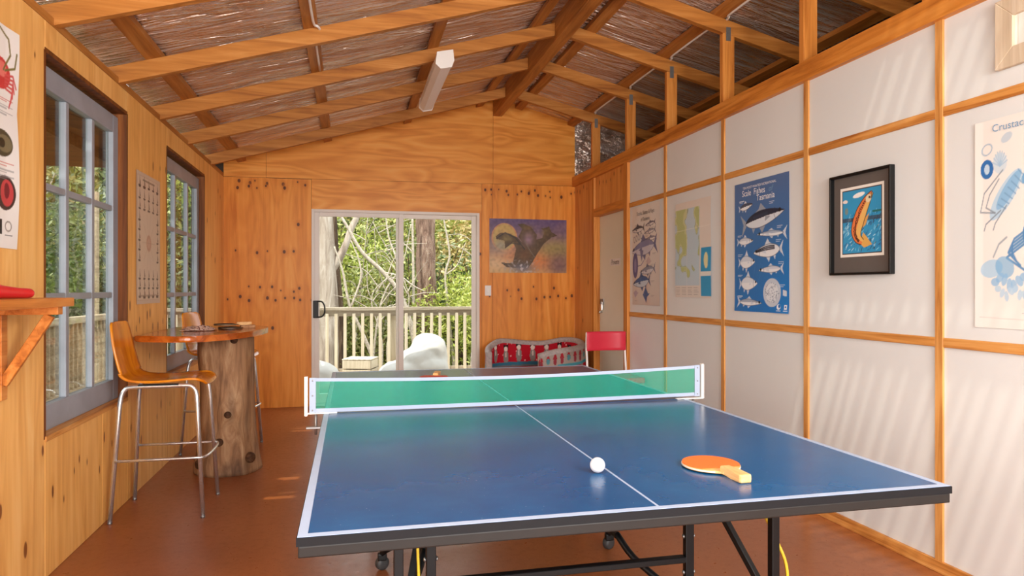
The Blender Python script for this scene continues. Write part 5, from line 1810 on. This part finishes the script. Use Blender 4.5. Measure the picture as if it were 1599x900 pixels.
dead('long bleached branch slanting across the left door panel', [(1.25, 11.6, -.9), (1.02, 11.6, .45), (.80, 11.6, 1.15), (.52, 11.6, 1.52), (.18, 11.6, 1.85), (-.05, 11.6, 2.25), (-.2, 11.6, 2.5)], .05, .02,
     [([(.80, 11.6, 1.15), (.75, 11.62, 1.7), (.62, 11.65, 2.1), (.55, 11.7, 2.6)], [.02, .015, .01]), ([(.52, 11.6, 1.52), (.8, 11.55, 1.45), (1.0, 11.5, 1.3), (1.2, 11.5, 1.2)], [.016, .012, .008])])
dead('pale bare branch leaning behind the railing near the pale trunk', [(.62, 11.0, -.9), (.42, 11.0, -.1), (.2, 11.0, .5), (-.02, 11.0, 1.0), (-.12, 11.0, 1.5), (-.25, 11.0, 1.9)], .035, .012,
     [([(.0, 11.0, .95), (.15, 11.0, 1.4), (.12, 11, 1.7), (.0, 11, 2.0)], [.018, .014, .008])])
dead('thin tangle of bare twigs in the middle of the door view', [(.3, 12.4, -.9), (.45, 12.4, .6), (.6, 12.4, 1.2), (.9, 12.4, 1.7), (1.05, 12.4, 2.4)], .022, .006,
     [([(.45, 12.4, .6), (.75, 12.4, .95), (.95, 12.4, 1.05)], [.012, .006]), ([(.5, 12.4, .85), (.3, 12.4, 1.2), (.28, 12.4, 1.7)], [.012, .006]), ([(.6, 12.4, 1.2), (.45, 12.35, 1.7), (.4, 12.3, 2.3)], [.01, .005])])
dead('slim pale sapling stem left of the rough-barked trunk', [(1.12, 12.7, -.9), (1.12, 12.7, 1.2), (1.10, 12.7, 2.6)], .03, .02, [([(1.12, 12.7, 1.9), (.9, 12.7, 2.1), (.7, 12.7, 2.12)], [.015, .006])])
dead('crooked bare sapling right of the rough-barked trunk', [(1.95, 12.8, -.9), (1.78, 12.8, .8), (1.72, 12.8, 1.5), (1.8, 12.8, 1.9), (1.68, 12.8, 2.6)], .03, .014, [([(1.72, 12.8, 1.5), (1.95, 12.8, 1.7), (2.1, 12.8, 2.1)], [.014, .006])])
tw = random.Random(5)
for i, (x, y, lab) in enumerate(((.05, 12.9, 'fine upright bare twigs between the pale trunk and the door stile'), (.75, 12.1, 'fine bare twigs crossing near the door centre stile'), (2.1, 12.4, 'fine bare twigs near the right door jamb'), (.4, 11.3, 'low bare twigs just behind the deck railing'))):
    ztop = 2.4 if i != 3 else 1.5
    main = [(x, y, -.9), (x + tw.uniform(-.15, .15), y, .3), (x + tw.uniform(-.25, .25), y, 1.1), (x + tw.uniform(-.4, .4), y, ztop)]
    br_ = []
    for q in range(9):
        f_ = tw.uniform(.35, .95)
        p0 = Vector(main[1]).lerp(Vector(main[3]), f_)
        p0.x = np.interp(p0.z, [m_[2] for m_ in main], [m_[0] for m_ in main])
        dx, dz = tw.uniform(-.7, .7), tw.uniform(.1, .6)
        br_.append(([tuple(p0), (p0.x + dx * .5, y + tw.uniform(-.1, .1), p0.z + dz * .6), (p0.x + dx, y + tw.uniform(-.2, .2), p0.z + dz * tw.uniform(.4, 1.2))], [.010, .007, .003]))
    dead(lab, main, .016, .005, br_)
for i, (x, y, rr) in enumerate(((-4.6, 11.0, .13), (-6.2, 13.0, .16), (-5.2, 9.4, .09), (-4.2, 15.5, .14), (3.2, 17.5, .16), (.3, 18.0, .13), (-7.4, 18.5, .2))):
    lab = ['slim grey trunk in front of the shrubs outside the paned windows', 'stout grey trunk among the shrubs outside the paned windows', 'thinnest grey trunk close to the side deck', 'grey trunk far behind the second window', 'grey trunk deep in the forest right of the rough-barked one', 'grey trunk deep in the forest between bare branches', 'widest grey trunk far off beyond the side deck'][i]
    trunk('gum_tree', lab, [(x, y, ground_z(x, y) - .1), (x + .05, y, 2), (x - .1, y, 5), (x + .1, y, 9)], [rr * 1.3, rr, rr * .9, rr * .6], M['bark_smooth'] if i % 2 else M['bark_rough'])
